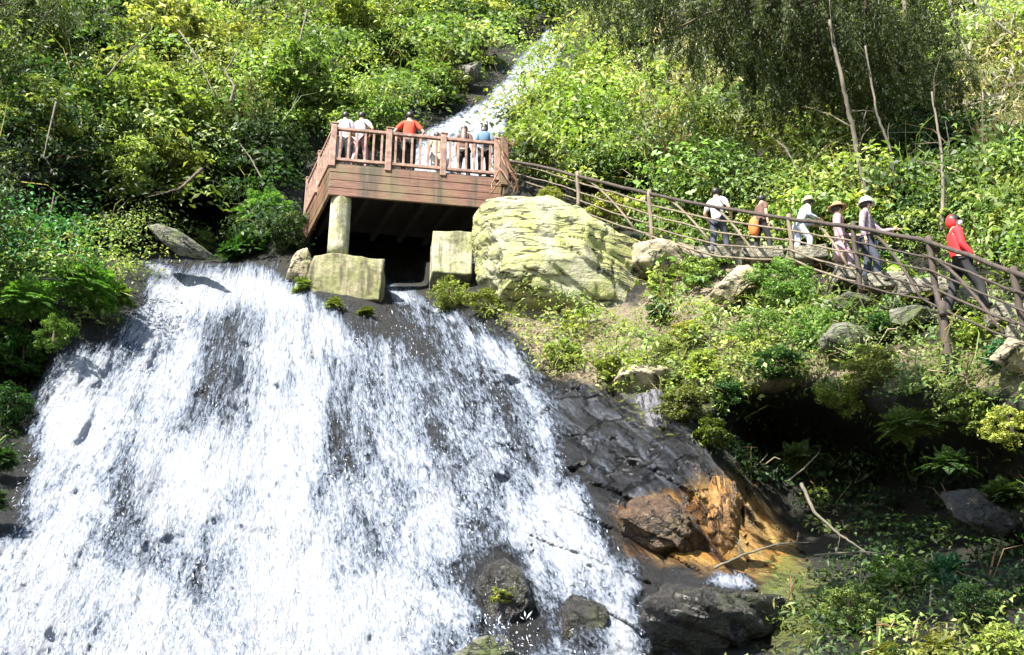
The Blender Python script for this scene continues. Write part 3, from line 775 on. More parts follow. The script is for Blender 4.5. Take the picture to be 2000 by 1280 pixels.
exec_plants = []
PL = [
 # left slope, from the top down
 (60, 60, 105, 'fine', 'o', 'olive-green tree crown in the top left corner of the slope', 'tree'),
 (175, 95, 80, 'broad', 'd', 'dark green tree wedged between olive and lime trees at top left', 'tree'),
 (310, 60, 110, 'broad', 'l', 'lime-green leafy tree, leftmost of the bright trees along the top', 'tree'),
 (440, 110, 100, 'fine', 'l', 'bright lime tree with pale twigs just right of the leftmost lime tree', 'tree'),
 (560, 60, 95, 'hang', 'o', 'olive tree with drooping thin leaves and bare pale branches at top', 'tree'),
 (690, 45, 80, 'broad', 'l', 'lime tree at the top between the drooping olive tree and dark trees', 'tree'),
 (745, 120, 85, 'broad', 'd', 'dark green tree above the person in the red shirt', 'tree'),
 (800, 40, 70, 'fine', 'g', 'mid-green tree at the top left of the upper cascade', 'tree'),
 (600, 170, 95, 'broad', 'g', 'mid-green tree rising behind the left end of the deck', 'tree'),
 (60, 220, 100, 'fine', 'g', 'dull green tree on the left edge beneath the olive crown', 'tree'),
 (200, 215, 95, 'broad', 'g', 'green broadleaf tree in the middle of the left slope above the dark hollow', 'tree'),
 (330, 215, 95, 'broad', 'l', 'yellow-lime tree in the middle of the left slope', 'tree'),
 (470, 230, 85, 'hang', 's', 'straggly olive tree with reddish bare branches left of the deck', 'tree'),
 (240, 320, 85, 'fine', 'l', 'lime bush hanging over the dark hollow on the left', 'bush'),
 (340, 330, 70, 'broad', 'g', 'green bush overhanging the dark hollow, right of the lime one', 'bush'),
 (110, 330, 75, 'fine', 'd', 'dark bush on the left edge above the shaded bank', 'bush'),
 (560, 290, 65, 'fine', 'd', 'dark bush behind the left railing of the deck', 'bush'),
 (455, 330, 55, 'broad', 'd', 'dark green bush in the gap left of the feathery bush', 'bush'),
 (310, 395, 48, 'fine', 'y', 'yellow-olive shrub growing above the grey rock slab', 'bush'),
 (530, 390, 92, 'fern', (.10, .20, .055), 'feathery bright green shrub beside the left side of the deck', 'bush'),
 (480, 460, 72, 'fern', (.05, .11, .035), 'dark ferny shrub at the foot of the feathery bright shrub', 'bush'),
 (570, 450, 60, 'fine', 'd', 'dark shrub tucked under the left corner of the deck', 'bush'),
 (395, 470, 26, 'fine', 'y', 'small yellowish shrub at the right tip of the grey slab', 'bush'),
 (170, 530, 88, 'fern', (.09, .20, .03), 'vivid green grassy clump on the bank left of the crest', 'grass clump'),
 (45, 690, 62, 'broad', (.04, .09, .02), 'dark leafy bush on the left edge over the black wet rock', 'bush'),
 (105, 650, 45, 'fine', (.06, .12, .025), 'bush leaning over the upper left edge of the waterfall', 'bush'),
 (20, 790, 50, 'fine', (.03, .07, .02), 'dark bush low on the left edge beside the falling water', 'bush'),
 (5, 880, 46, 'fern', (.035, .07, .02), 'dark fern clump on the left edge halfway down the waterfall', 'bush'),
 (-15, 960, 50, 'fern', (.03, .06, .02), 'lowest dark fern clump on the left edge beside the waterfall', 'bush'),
 (60, 560, 80, 'fern', (.08, .17, .03), 'green grassy clump at the left edge above the dark wet rock', 'grass clump'),
 (235, 560, 52, 'fern', (.12, .19, .03), 'yellow-green fern clump right at the left lip of the waterfall', 'grass clump'),
 (40, 480, 70, 'fine', 'g', 'shaded leafy bush on the left edge above the grassy clumps', 'bush'),
 # around the upper cascade
 (860, 175, 62, 'broad', 'g', 'low green bush left of the upper cascade', 'bush'),
 (880, 90, 48, 'fine', 'd', 'dark bush beside the rock left of the upper cascade', 'bush'),
 (975, 25, 50, 'fine', 'l', 'pale lime bush at the head of the upper cascade', 'bush'),
 (870, 170, 34, 'fern', 'y', 'yellow grassy tuft overhanging the left side of the upper cascade', 'grass clump'),
 (935, 105, 36, 'reed', (.26, .25, .10), 'pale dry grass tuft left of the cascade top', 'grass clump'),
 (1175, 135, 62, 'broad', 'l', 'lime-green bush on the right bank of the upper cascade', 'bush'),
 (1095, 232, 55, 'broad', 'l', 'bright bush right of the upper cascade above the denim-jacket person', 'bush'),
 (1190, 45, 62, 'hang', 'o', 'olive drooping tree at the top right of the upper cascade', 'tree'),
 (1130, 250, 62, 'broad', (.045, .10, .04), 'deep green bush between the cascade bushes and the dry thicket', 'bush'),
 (1030, 280, 34, 'fine', 'y', 'yellow-green bush at the right end of the deck railing', 'bush'),
 (1180, 330, 58, 'broad', 'l', 'bright green bush behind the left part of the log railing', 'bush'),
 (1050, 310, 42, 'fine', 'o', 'olive bush just right of the deck over the railing start', 'bush'),
 (1300, 150, 75, 'reed', (.27, .22, .115), 'tall dry tan thicket above the middle of the slope', 'thicket'),
 (1265, 220, 92, 'reed', (.30, .25, .13), 'wide dry straw-coloured thicket in front of the tall tan one', 'thicket'),
 (1320, 300, 70, 'reed', (.25, .23, .10), 'dry yellowish thicket low on the slope above the railing', 'thicket'),
 # dark canopy top right, its shade put into the near-black leaf colours
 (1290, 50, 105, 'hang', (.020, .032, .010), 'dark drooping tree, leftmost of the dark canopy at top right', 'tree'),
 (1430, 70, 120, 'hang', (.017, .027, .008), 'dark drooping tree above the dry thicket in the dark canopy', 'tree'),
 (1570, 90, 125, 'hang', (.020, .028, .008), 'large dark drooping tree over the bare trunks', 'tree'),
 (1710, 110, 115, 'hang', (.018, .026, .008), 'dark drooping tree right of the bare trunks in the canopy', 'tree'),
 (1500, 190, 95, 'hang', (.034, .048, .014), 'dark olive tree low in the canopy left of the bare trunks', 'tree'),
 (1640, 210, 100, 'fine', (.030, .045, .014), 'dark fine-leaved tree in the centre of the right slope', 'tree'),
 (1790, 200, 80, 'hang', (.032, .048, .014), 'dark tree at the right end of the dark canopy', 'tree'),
 (1790, 290, 85, 'hang', 'd', 'dark shaded tree above the person in the white hat', 'tree'),
 (1860, 340, 60, 'broad', (.03, .06, .02), 'deep green bush left of the person in the red hood', 'bush'),
 (1780, 40, 62, 'broad', 'l', 'bright lime tree at the top among the dark trees on the right', 'tree'),
 (1870, 90, 72, 'fine', 'l', 'yellow-green tree right of the dark canopy at the top', 'tree'),
 (1950, 60, 70, 'reed', (.27, .25, .13), 'pale dry thicket in the top right corner', 'thicket'),
 (1960, 180, 75, 'fine', 'y', 'yellow-green bush on the right edge below the pale thicket', 'bush'),
 (1930, 270, 60, 'reed', (.24, .18, .10), 'brownish dry thicket on the right edge', 'thicket'),
 (1960, 330, 62, 'broad', 'l', 'lime bush on the right edge above the red-hooded person', 'bush'),
 (1410, 230, 62, 'broad', 'l', 'lime bush right of the dry thicket on the slope', 'bush'),
 (1430, 310, 66, 'fine', 'o', 'olive bush on the slope above the person in the white shirt', 'bush'),
 (1540, 300, 62, 'fine', 's', 'green-olive bush on the slope above the path near bare trunks', 'bush'),
 (1500, 375, 50, 'broad', 'l', 'bright bush right behind the second and third walkers', 'bush'),
 (1250, 330, 50, 'broad', 'g', 'green bush behind the middle of the left railing section', 'bush'),
 (1340, 375, 45, 'broad', 'g', 'green bush left of the person in the white shirt', 'bush'),
 (1620, 375, 48, 'broad', (.05, .12, .05), 'blue-green bush behind the two hatted walkers', 'bush'),
 (1770, 395, 52, 'broad', (.03, .07, .03), 'dark bush right of the person in the white hat', 'bush'),
 (1965, 450, 52, 'broad', 'l', 'bright lime bush beside the person in the red hood', 'bush'),
 (1985, 530, 36, 'broad', 'g', 'green bush on the right edge behind the railing', 'bush'),
]
GROUPS = {'tree': 'trees on the wooded slopes', 'bush': 'bushes on the banks and slopes', 'grass clump': 'grassy clumps on the banks', 'thicket': 'dry thickets on the right slope'}
for (px, py, r, k, c, lab, cat) in PL:
    nm = {'tree': 'leafy_tree', 'bush': 'bush', 'grass clump': 'grass_clump', 'thicket': 'dry_thicket'}[cat]
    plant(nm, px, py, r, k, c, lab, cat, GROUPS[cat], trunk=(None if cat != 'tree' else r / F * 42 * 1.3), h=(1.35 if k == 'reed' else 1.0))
PB = [
 (1180, 410, 46, 'broad', 'l', 'bright leafy bush hanging over the top of the yellow boulder', 30.4),
 (1075, 385, 30, 'fine', 'y', 'yellow-green tuft on top of the big yellow boulder', 30.2),
 (1530, 560, 74, 'fine', (.14, .24, .06), 'big bright green bush below the path beside the curved rock', 24.6),
 (1590, 640, 60, 'fine', (.12, .21, .05), 'bright green bush below the big bright one', 24.0),
 (1480, 640, 58, 'fine', (.12, .22, .05), 'green bush left of and below the big bright one', 24.2),
 (1520, 710, 48, 'broad', (.04, .09, .035), 'dark green bush at the foot of the bright bushes', 23.2),
 (1360, 530, 42, 'broad', 'l', 'small lime bush between the pale rock and the curved rock', 27.8),
 (1100, 690, 40, 'broad', 'l', 'lime bush under the big yellow boulder', 27.3),
 (1190, 722, 34, 'broad', 'y', 'yellow-green bush on bare ground under the boulder', 26.5),
 (1370, 710, 36, 'broad', 'l', 'small round lime bush on the bare tan ground', 24.5),
 (1345, 650, 34, 'broad', 'l', 'lime bush right of the boulder foot', 25.6),
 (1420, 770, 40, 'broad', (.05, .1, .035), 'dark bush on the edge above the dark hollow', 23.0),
 (880, 575, 48, 'fine', 'y', 'mossy shrub in front of the pale concrete block', 29.6),
 (945, 590, 40, 'fine', 's', 'small olive shrub between block and boulder', 29.4),
 (1700, 720, 62, 'broad', 'l', 'lime bush on the bank below the stone path', 21.6),
 (1640, 770, 55, 'fine', 'g', 'green bush hanging over the dark hollow', 21.4),
 (1770, 800, 72, 'fern', (.10, .15, .04), 'green leafy bush on the lip right of the tall log post', 19.8),
 (1890, 800, 62, 'broad', 'g', 'broad green bush on the right lip of the hollow', 18.6),
 (1975, 830, 60, 'fine', 'l', 'bright bush on the right edge below the steps', 17.6),
 (1720, 640, 40, 'broad', (.04, .1, .03), 'dark fern bush beside the round pale stone', 22.6),
 (1900, 650, 36, 'broad', 'y', 'yellow-green bush below the path behind the tall post', 20.6),
 (1952, 690, 36, 'broad', (.05, .14, .06), 'blue-green plant under the right railing', 18.8),
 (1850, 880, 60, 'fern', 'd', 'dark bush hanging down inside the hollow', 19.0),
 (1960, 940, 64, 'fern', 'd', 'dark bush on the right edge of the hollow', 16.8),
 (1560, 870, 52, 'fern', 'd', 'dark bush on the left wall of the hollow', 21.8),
 (1340, 790, 52, 'broad', 'o', 'olive bush spilling over the wet cliff edge', 23.0),
 (1390, 850, 44, 'broad', 'o', 'olive bush lower on the wet cliff edge', 22.4),
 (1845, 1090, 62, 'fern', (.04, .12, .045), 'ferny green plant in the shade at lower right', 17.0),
 (1740, 1130, 58, 'broad', 'g', 'green bush low on the right beside the ferny plant', 16.6),
 (1660, 1190, 60, 'fine', 's', 'twiggy olive bush above the dark foot rock', 16.0),
 (1900, 1180, 60, 'fine', 'd', 'dark leafy bush near the lower right corner', 14.9),
 (1830, 1240, 48, 'fern', (.17, .20, .04), 'yellow-green grass tuft along the bottom right', 14.3),
 (1720, 1255, 46, 'fern', (.18, .20, .05), 'bright grass tuft at the bottom edge', 14.5),
 (1950, 1260, 50, 'broad', 'l', 'lime bush in the bottom right corner', 13.6),
 (596, 548, 34, 'fern', (.19, .22, .05), 'yellow-green fern tuft at the left foot of the concrete footing', 30.6),
 (655, 584, 26, 'fern', (.16, .20, .05), 'low mossy tuft under the middle of the concrete footing', 30.0),
 (715, 600, 22, 'fern', (.12, .15, .04), 'small mossy tuft on the rock shelf at the right foot of the footing', 29.6),
 (1285, 610, 34, 'broad', (.04, .09, .03), 'dark leafy bush in the shaded gap right of the huge boulder', 27.0),
 (1300, 680, 30, 'fine', 'l', 'small lime bush on the tan ground below the shaded gap', 26.4),
 (1290, 560, 30, 'broad', 'l', 'small lime bush under the pale tan rock', 27.4),
 (985, 1165, 26, 'broad', 'y', 'small yellow-green plant on the dark boulder in the fall', 17.2),
]
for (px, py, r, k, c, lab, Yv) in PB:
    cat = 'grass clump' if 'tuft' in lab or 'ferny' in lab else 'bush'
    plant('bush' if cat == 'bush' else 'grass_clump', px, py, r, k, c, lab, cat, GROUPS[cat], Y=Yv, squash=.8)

SUN_EL, SUN_AZ = math.radians(50), math.radians(-40)      # azimuth measured from straight behind the camera, to its left
sun_dir = Vector((math.sin(SUN_AZ) * math.cos(SUN_EL), -math.cos(SUN_AZ) * math.cos(SUN_EL), math.sin(SUN_EL)))
def shade_tree(tx, ty, dist, R_, base, kind, c, label, sq=.8, seed=1):  # added tree, crown set between the sun and its target to cast shade
    cen = T(tx, ty) + sun_dir * dist
    root = empty('added_shade_tree', base); tag(root, label, 'tree', GROUPS['tree'])
    cr = link('crown', CR[kind][seed % len(CR[kind])], None, root, False)
    cr.location = cen - Vector(base); cr.scale = (R_ * 1.1, R_, R_ * sq); cr.rotation_euler = (0, 0, seed * 1.3); cr.color = (*c, 1)
    b = Vector(base); mb = MB(); pts = []
    for k in range(9):
        t = k / 8; p = b.lerp(cen, t); p.z += (cen - b).length * .24 * math.sin(t * math.pi); pts.append(p - b)
    mb.tube(pts, [.22 * (1 - .7 * k / 8) for k in range(9)], 8)
    rnd = random.Random(seed)
    for k in range(9):
        d = Vector([rnd.uniform(-1, 1), rnd.uniform(-1, 1), rnd.uniform(-.6, .5)]).normalized() * R_ * .85; s_ = pts[rnd.randint(6, 8)]
        mb.tube([s_, s_ + d * .5 + Vector((0, 0, .15)), s_ + d], [.07, .04, .015], 5)
    o = mb.build('trunk', BARK, None, smooth=True); o.parent = root
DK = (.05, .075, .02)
def canopy_mesh(seed):
    rng = np.random.default_rng(seed); vs = []
    for _ in range(150):
        u = rng.normal(0, 1, 3); u /= np.linalg.norm(u); c = u * rng.uniform(.2, 1) ** .5 * np.array([1.0, .8, .62])
        L_ = rng.uniform(.18, .55); nl = int(95 * L_ / .35); t = rng.uniform(0, 1, nl) ** .8
        sw = rng.normal(0, .08, 2)
        p = c + np.stack([sw[0] * t + rng.normal(0, .045, nl) * (1.2 - t), sw[1] * t + rng.normal(0, .045, nl) * (1.2 - t), .12 - L_ * t], -1)
        nr = rng.normal(0, 1, (nl, 3)) * np.array([1, 1, .4])
        v, _f = leaf_quads(p, nr, rng.uniform(.03, .065, nl), .26, rng, 1.6); vs.append(v)
    V = np.concatenate(vs); me = npmesh('canopy_crown', V, np.arange(len(V)).reshape(-1, 4)); me.materials.append(LEAF); return me
CR['canopy'] = [canopy_mesh(5), canopy_mesh(6)]
def hanging(px, py, Y, R_, base, c, label, seed, sq=1.0):
    cen = P(px, py, Y); b = Vector(base)
    root = empty('hanging_tree', base); tag(root, label, 'tree', GROUPS['tree'])
    cr = link('crown', CR['canopy'][seed % 2], None, root, False)
    cr.location = cen - b; cr.scale = (R_, R_, R_ * sq); cr.rotation_euler = (0, 0, seed * 1.7); cr.color = (*c, 1)
    mb = MB(); pts = []
    for k in range(9):
        t = k / 8; p = b.lerp(cen, t); p.z += (cen - b).length * .2 * math.sin(t * math.pi); pts.append(p - b)
    mb.tube(pts, [.18 * (1 - .7 * k / 8) for k in range(9)], 8); rnd = random.Random(seed)
    for k in range(8):
        d = Vector([rnd.uniform(-1, 1), rnd.uniform(-1, 1), rnd.uniform(-.5, .4)]).normalized() * R_ * .8; s_ = pts[rnd.randint(6, 8)]
        mb.tube([s_, s_ + d * .5 + Vector((0, 0, .12)), s_ + d], [.05, .03, .01], 5)
    o = mb.build('trunk', BARK, None, smooth=True); o.parent = root
DC = (.050, .068, .018)  # dark leaf colour carries the shade of the hanging canopy
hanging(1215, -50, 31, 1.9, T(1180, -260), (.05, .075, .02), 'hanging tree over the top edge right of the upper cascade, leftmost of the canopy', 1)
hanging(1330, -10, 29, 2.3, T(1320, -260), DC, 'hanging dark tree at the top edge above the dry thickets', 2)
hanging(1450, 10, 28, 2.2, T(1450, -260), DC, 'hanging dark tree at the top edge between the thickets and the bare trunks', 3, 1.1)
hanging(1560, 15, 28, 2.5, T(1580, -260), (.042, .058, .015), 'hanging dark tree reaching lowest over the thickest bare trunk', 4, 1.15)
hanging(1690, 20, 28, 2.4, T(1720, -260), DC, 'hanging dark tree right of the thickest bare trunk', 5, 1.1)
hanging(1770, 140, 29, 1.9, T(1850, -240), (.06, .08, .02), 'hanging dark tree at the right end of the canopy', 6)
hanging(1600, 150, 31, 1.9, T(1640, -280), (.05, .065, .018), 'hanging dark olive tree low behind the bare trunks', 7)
shade_tree(80, 400, 5.0, 2.6, T(-420, 300), 'canopy', DK, 'added tree leaning in from the left edge to shade the bank', seed=6)
shade_tree(260, 440, 6.0, 2.2, T(-350, 120), 'canopy', DK, 'added tree leaning in from the upper left corner to shade the dark hollow', seed=7)
shade_tree(30, 760, 4.6, 2.2, T(-420, 700), 'canopy', DK, 'added tree leaning in low from the left to shade the wet black rock', seed=8)
shade_tree(1720, 1050, 12.5, 1.7, (9.5, 4, -2.2), 'broad', DK, 'unseen added tree reaching over from the right bank to shade the hollow', seed=9)
shade_tree(1900, 1150, 12.0, 1.7, (10.5, 3, -2.2), 'broad', DK, 'second unseen added tree reaching over from the right bank to shade the corner', seed=10)

# slender bare trunks in front of the dark canopy, and loose branches
def bare(name, pts, r0, r1, mat, label, cat, n=10, twigs=0, seed=1, group=None):
    rnd = random.Random(seed)
    w = [P(*p) for p in pts]; q = []
    for i in range(len(w) - 1):
        for k in range(n): q.append(w[i].lerp(w[i + 1], k / n) + Vector([rnd.gauss(0, r0 * .12) for _ in range(3)]))
    q.append(w[-1])
    rad = [r0 + (r1 - r0) * i / (len(q) - 1) for i in range(len(q))]
    root = empty(name, q[0]); tag(root, label, cat, group)
    mb = MB(); mb.tube(q, rad, 7); mb.build('trunk' if cat == 'tree' else 'branch', mat, root, smooth=True)
    for t in range(twigs):
        i = rnd.randint(len(q) // 4, len(q) - 2); L = (q[-1] - q[0]).length * rnd.uniform(.12, .3)
        ax_ = (q[-1] - q[0]).normalized(); d = (ax_ + Vector([rnd.uniform(-1, 1) for _ in range(3)])).normalized()
        m2 = MB(); k_ = Vector([rnd.uniform(-1, 1) for _ in range(3)]) * L * .12
        m2.tube([q[i], q[i] + d * L * .3 + k_ * .5, q[i] + d * L * .6 + k_, q[i] + d * L + k_ * .3], [rad[i] * .5, rad[i] * .35, rad[i] * .25, rad[i] * .1], 5)
        for z_ in (.4, .7):
            d2 = (d + Vector([rnd.uniform(-1, 1) for _ in range(3)])).normalized(); b2 = q[i] + d * L * z_ + k_
            m2.tube([b2, b2 + d2 * L * .25, b2 + d2 * L * .4 + Vector((0, 0, -.03))], [rad[i] * .22, rad[i] * .15, rad[i] * .06], 4)
        m2.build('twig', mat, root, smooth=True)
    return root
bare('slender_tree', [(1694, 395, 26.6), (1668, 260, 26.4), (1645, 160, 26), (1620, 40, 26)], .06, .035, BARKP, 'tall slender pale trunk standing before the dark canopy, thickest of the bare trunks', 'tree', twigs=4, seed=2)
bare('slender_tree', [(1756, 395, 26.4), (1738, 290, 26.2), (1712, 220, 26), (1690, 90, 26)], .035, .02, BARKP, 'thin pale trunk right of the thickest bare trunk', 'tree', twigs=4, seed=3)
bare('slender_tree', [(1838, 450, 24.0), (1842, 360, 24.4), (1838, 290, 24.8), (1820, 180, 25.5)], .04, .02, BARKP, 'thin brownish trunk left of the red-hooded person', 'tree', twigs=4, seed=4)
bare('slender_tree', [(1425, 300, 35), (1445, 230, 36), (1462, 150, 37)], .05, .03, BARKP, 'short pale sapling stem right of the dry thicket', 'tree', twigs=3, seed=5)
bare('bare_branch', [(1560, 340, 28), (1535, 290, 28.3), (1500, 262, 28.6)], .022, .01, BARKP, 'forked dead branch left of the thickest bare trunk', 'branch', twigs=5, seed=31)
bare('bare_branch', [(1640, 365, 27.5), (1660, 320, 27.6), (1700, 285, 27.8)], .02, .008, BARKP, 'thin dead branch crossing behind the thickest bare trunk low down', 'branch', twigs=5, seed=32)
bare('bare_branch', [(600, 20, 42), (585, 80, 41), (592, 160, 40), (570, 215, 39)], .035, .015, BARKP, 'long pale stem left of the deck, nearest to the deck of the pale stems', 'branch', twigs=5, seed=33)
bare('bare_branch', [(210, 150, 30), (240, 110, 30.4), (300, 60, 31)], .03, .01, BARKP, 'pale stem rising through the lime trees at upper left', 'branch', twigs=6, seed=34)
bare('bare_branch', [(110, 200, 27), (95, 260, 26.8), (85, 310, 26.6)], .025, .01, BARKP, 'pale hanging stem near the left edge above the dark hollow', 'branch', twigs=5, seed=35)
bare('bare_branch', [(350, 60, 38), (390, 120, 37), (420, 190, 36.5)], .03, .012, BARKP, 'pale slanting stem in the middle of the upper left slope', 'branch', twigs=6, seed=36)
bare('bamboo_cane', [(1895, 118, 31), (1865, 50, 32), (1845, -40, 33)], .035, .02, BARKP, 'leaning yellowish cane in the upper right corner', 'cane', seed=6)
bare('bare_branch', [(1980, 70, 30), (1930, 30, 31), (1900, 0, 32)], .03, .015, BARKP, 'pale bare branch crossing the top right corner', 'branch', twigs=4, seed=7)
bare('bare_branch', [(450, 200, 36), (458, 170, 36), (440, 140, 36.5), (470, 90, 37)], .045, .015, BARKP, 'pale bare branch among the lime trees left of the deck', 'branch', twigs=6, seed=8)
bare('bare_branch', [(512, 350, 33), (490, 310, 33.2), (468, 280, 33.5)], .022, .01, BARKP, 'thin pale stick in the dark gap left of the deck', 'branch', twigs=3, seed=9)
bare('bare_branch', [(10, 510, 25), (60, 460, 25), (100, 410, 25.3), (105, 380, 25.6)], .022, .008, BARKP, 'forked bare branch over the dark bank on the left edge', 'branch', twigs=6, seed=10)
bare('bare_branch', [(560, 30, 44), (530, 90, 42), (510, 160, 41), (500, 240, 40)], .03, .012, BARKP, 'long pale stem hanging down the slope left of the deck', 'branch', twigs=5, seed=12)
bare('bare_branch', [(395, 330, 34), (350, 370, 33.5), (290, 385, 33.5)], .055, .015, BARK, 'reddish-brown limb over the dark hollow', 'branch', twigs=4, seed=13)
bare('fallen_branch', [(1565, 945, 18.6), (1590, 1000, 18.2), (1640, 1045, 17.9), (1700, 1085, 17.7)], .026, .010, BARKP, 'pale curved fallen branch leaning in front of the dark hollow', 'branch', seed=14)
bare('fallen_branch', [(1395, 1110, 17.6), (1450, 1085, 17.5), (1520, 1062, 17.5), (1580, 1060, 17.6)], .018, .007, BARKP, 'pale branch lying on the orange rock', 'branch', twigs=3, seed=15)
bare('fallen_branch', [(1590, 1085, 17.4), (1680, 1078, 17.2), (1760, 1085, 17)], .014, .006, BARKP, 'thin twig lying right of the orange rock', 'branch', twigs=3, seed=16)
bare('fallen_branch', [(1540, 940, 20.2), (1570, 915, 20.3), (1600, 885, 20.5)], .015, .008, BARKP, 'short grey stick at the mouth of the dark hollow', 'branch', twigs=2, seed=17)
bare('fallen_branch', [(1890, 1125, 15.6), (1950, 1150, 15.3), (2030, 1180, 15.1)], .015, .006, BARKP, 'thin branch in the shade near the right edge', 'branch', twigs=2, seed=18)
bare('fallen_branch', [(1100, 1050, 18.9), (1070, 900, 21.5), (1090, 860, 22)][::-1], .012, .008, BARKP, 'thin twig beside the right edge of the fall', 'branch', seed=19) if False else None

# ------------------------------------------------------------------ rocks
def rock(name, poly, Y, thick, mat, label, seed=1, strata=0.0, rough=.06, cat='boulder', group='boulders around the waterfall', parent=None, sub=5, sq=.62, lo=.60):
    poly = [(float(a), float(b)) for a, b in poly]
    cx = sum(p[0] for p in poly) / len(poly); cy = sum(p[1] for p in poly) / len(poly)
    bm = bmesh.new(); bmesh.ops.create_icosphere(bm, subdivisions=sub, radius=1)
    v = np.array([q.co[:] for q in bm.verts]); f = np.array([[x.index for x in q.verts] for q in bm.faces]); bm.free()
    th = np.arctan2(-v[:, 2], v[:, 0])
    # polar radius of the outline
    ang = np.linspace(-math.pi, math.pi, 181); rad = []
    for a in ang:
        dx, dy = math.cos(a), math.sin(a); best = 0
        for i in range(len(poly)):
            x0, y0 = poly[i][0] - cx, poly[i][1] - cy; x1, y1 = poly[(i + 1) % len(poly)][0] - cx, poly[(i + 1) % len(poly)][1] - cy
            ex, ey = x1 - x0, y1 - y0; den = dx * ey - dy * ex
            if abs(den) < 1e-9: continue
            t = (x0 * ey - y0 * ex) / den; s = (x0 * dy - y0 * dx) / den
            if t > 0 and -1e-6 <= s <= 1 + 1e-6: best = max(best, t)
        rad.append(best or 10)
    rad = np.array(rad)
    r = np.interp(th, ang, rad); pr = np.hypot(v[:, 0], v[:, 2])
    k = pr ** sq
    qx = cx + np.cos(th) * r * k; qy = cy + np.sin(th) * r * k
    yy = Y + thick * np.sign(v[:, 1]) * np.abs(v[:, 1]) ** 1.1
    w = Pn(qx, qy, yy)
    c0_ = np.array(P(cx, cy, Y)); sc_ = r.mean() / F * Y * K; rg = np.random.default_rng(seed)
    ext = np.array([np.abs(w[:, i] - c0_[i]).max() for i in range(3)]) + 1e-6
    for _ in range(16):
        nrm = rg.normal(0, 1, 3) * np.array([1, .9, 1]); nrm[1] = -abs(nrm[1]) - .25; nrm /= np.linalg.norm(nrm)
        q = (w - c0_) / ext; dd = q @ nrm; lim = rg.uniform(lo, lo + .24)
        ex = np.clip(dd - lim, 0, None) * .96
        w = w - (ex[:, None] * nrm) * ext
    sc = r.mean() / F * Y * K
    nz = fbm(w * (1.3 / sc) * .9, 4, seed) * rough * 2.2 * sc
    s_ = (w[:, 0] * .5 + w[:, 2] * .86 + .12 * fbm(w * 1.2, 2, seed + 4)) * (3.2 / max(sc, .3)) * .9
    st = ((s_ - np.floor(s_)) ** 1.5) * strata * sc
    g1 = fbm(np.stack([w[:, 0] * .5 + w[:, 2] * .9, w[:, 1], (w[:, 0] * .9 - w[:, 2] * .5) * .22], -1) * (2.6 / max(sc, .25)), 3, seed + 20)
    g2 = fbm(w * (1.9 / max(sc, .25)), 3, seed + 30)
    st = st + .045 * sc * np.exp(-(g1 / .035) ** 2) + .05 * sc * np.exp(-(g2 / .03) ** 2)
    c0 = np.array(P(cx, cy, Y)); dirv = (w - c0); dirv /= np.linalg.norm(dirv, axis=1)[:, None] + 1e-9
    w = w + dirv * (nz - st)[:, None]
    o = link(name, npmesh(name, w - c0, f, rough < .09), mat); o.location = c0
    if parent is None: tag(o, label, cat, group)
    else: o.parent = parent
    return o
rock('boulder', [(920, 428), (952, 375), (1020, 345), (1085, 342), (1130, 365), (1170, 425), (1205, 455), (1262, 472), (1285, 545), (1270, 655), (1205, 690), (1130, 655), (1060, 645), (985, 640), (945, 610), (925, 550), (916, 490)],
     28.7, 2.2, RMOSS, 'huge yellow-green lichened boulder with diagonal cracks beside the deck', 3, .04, .03, sub=6, lo=.46)
rock('boulder', [(1232, 478), (1290, 462), (1345, 478), (1410, 500), (1380, 520), (1300, 540), (1250, 548), (1232, 520)], 28.9, 1.2, RTAN, 'pale tan rock right of the huge yellow boulder under the railing', 5, .05, .07)
rock('boulder', [(1375, 600), (1395, 560), (1440, 520), (1500, 510), (1520, 530), (1480, 545), (1440, 580), (1420, 615), (1385, 620)], 25.9, .7, RTAN, 'curved tan rock ledge arching left of the big bright bush', 7, .04, .06)
rock('boulder', [(285, 440), (310, 436), (350, 450), (420, 500), (400, 506), (350, 500), (310, 470)], 29.9, .8, RGREY, 'flat grey rock slab sloping over the dark hollow left of the crest', 9, .06, .05)
rock('boulder', [(1600, 660), (1625, 632), (1660, 628), (1705, 655), (1720, 690), (1660, 700), (1605, 690)], 22.6, .7, RGREY, 'rounded grey-green stone on the bank below the hatted walkers', 11, 0, .05)
rock('boulder', [(1610, 590), (1660, 568), (1710, 575), (1700, 600), (1650, 615), (1612, 612)], 23.6, .6, RGREY, 'mossy brown rock supporting the path below the hatted walkers', 13, .05, .07)
rock('boulder', [(1735, 605), (1790, 595), (1830, 600), (1820, 630), (1770, 640), (1738, 630)], 22.0, .5, RGREY, 'whitish grey stone under the stone path slabs', 15, .03, .06)
rock('boulder', [(945, 1100), (985, 1085), (1020, 1110), (1045, 1180), (1070, 1290), (960, 1300), (950, 1200), (930, 1150)], 17.4, .9, RDARK, 'dark mossy boulder splitting the waterfall low in the middle', 17, .05, .08)
rock('boulder', [(1070, 1190), (1120, 1160), (1185, 1180), (1210, 1240), (1215, 1310), (1080, 1310)], 16.7, .7, RDARK, 'wet brown boulder in the fall right of the dark mossy one', 19, .05, .08)
rock('boulder', [(870, 1290), (930, 1245), (1000, 1235), (1010, 1300), (900, 1330)], 16.2, .5, RGREY, 'grey rock at the bottom edge under the splash', 21, .04, .06)
rock('boulder', [(1255, 1165), (1300, 1140), (1400, 1150), (1500, 1160), (1570, 1180), (1570, 1320), (1260, 1320), (1250, 1230)], 15.9, 1.2, RDARK, 'big black wet block at the foot of the right bank', 23, .10, .10, lo=.45)
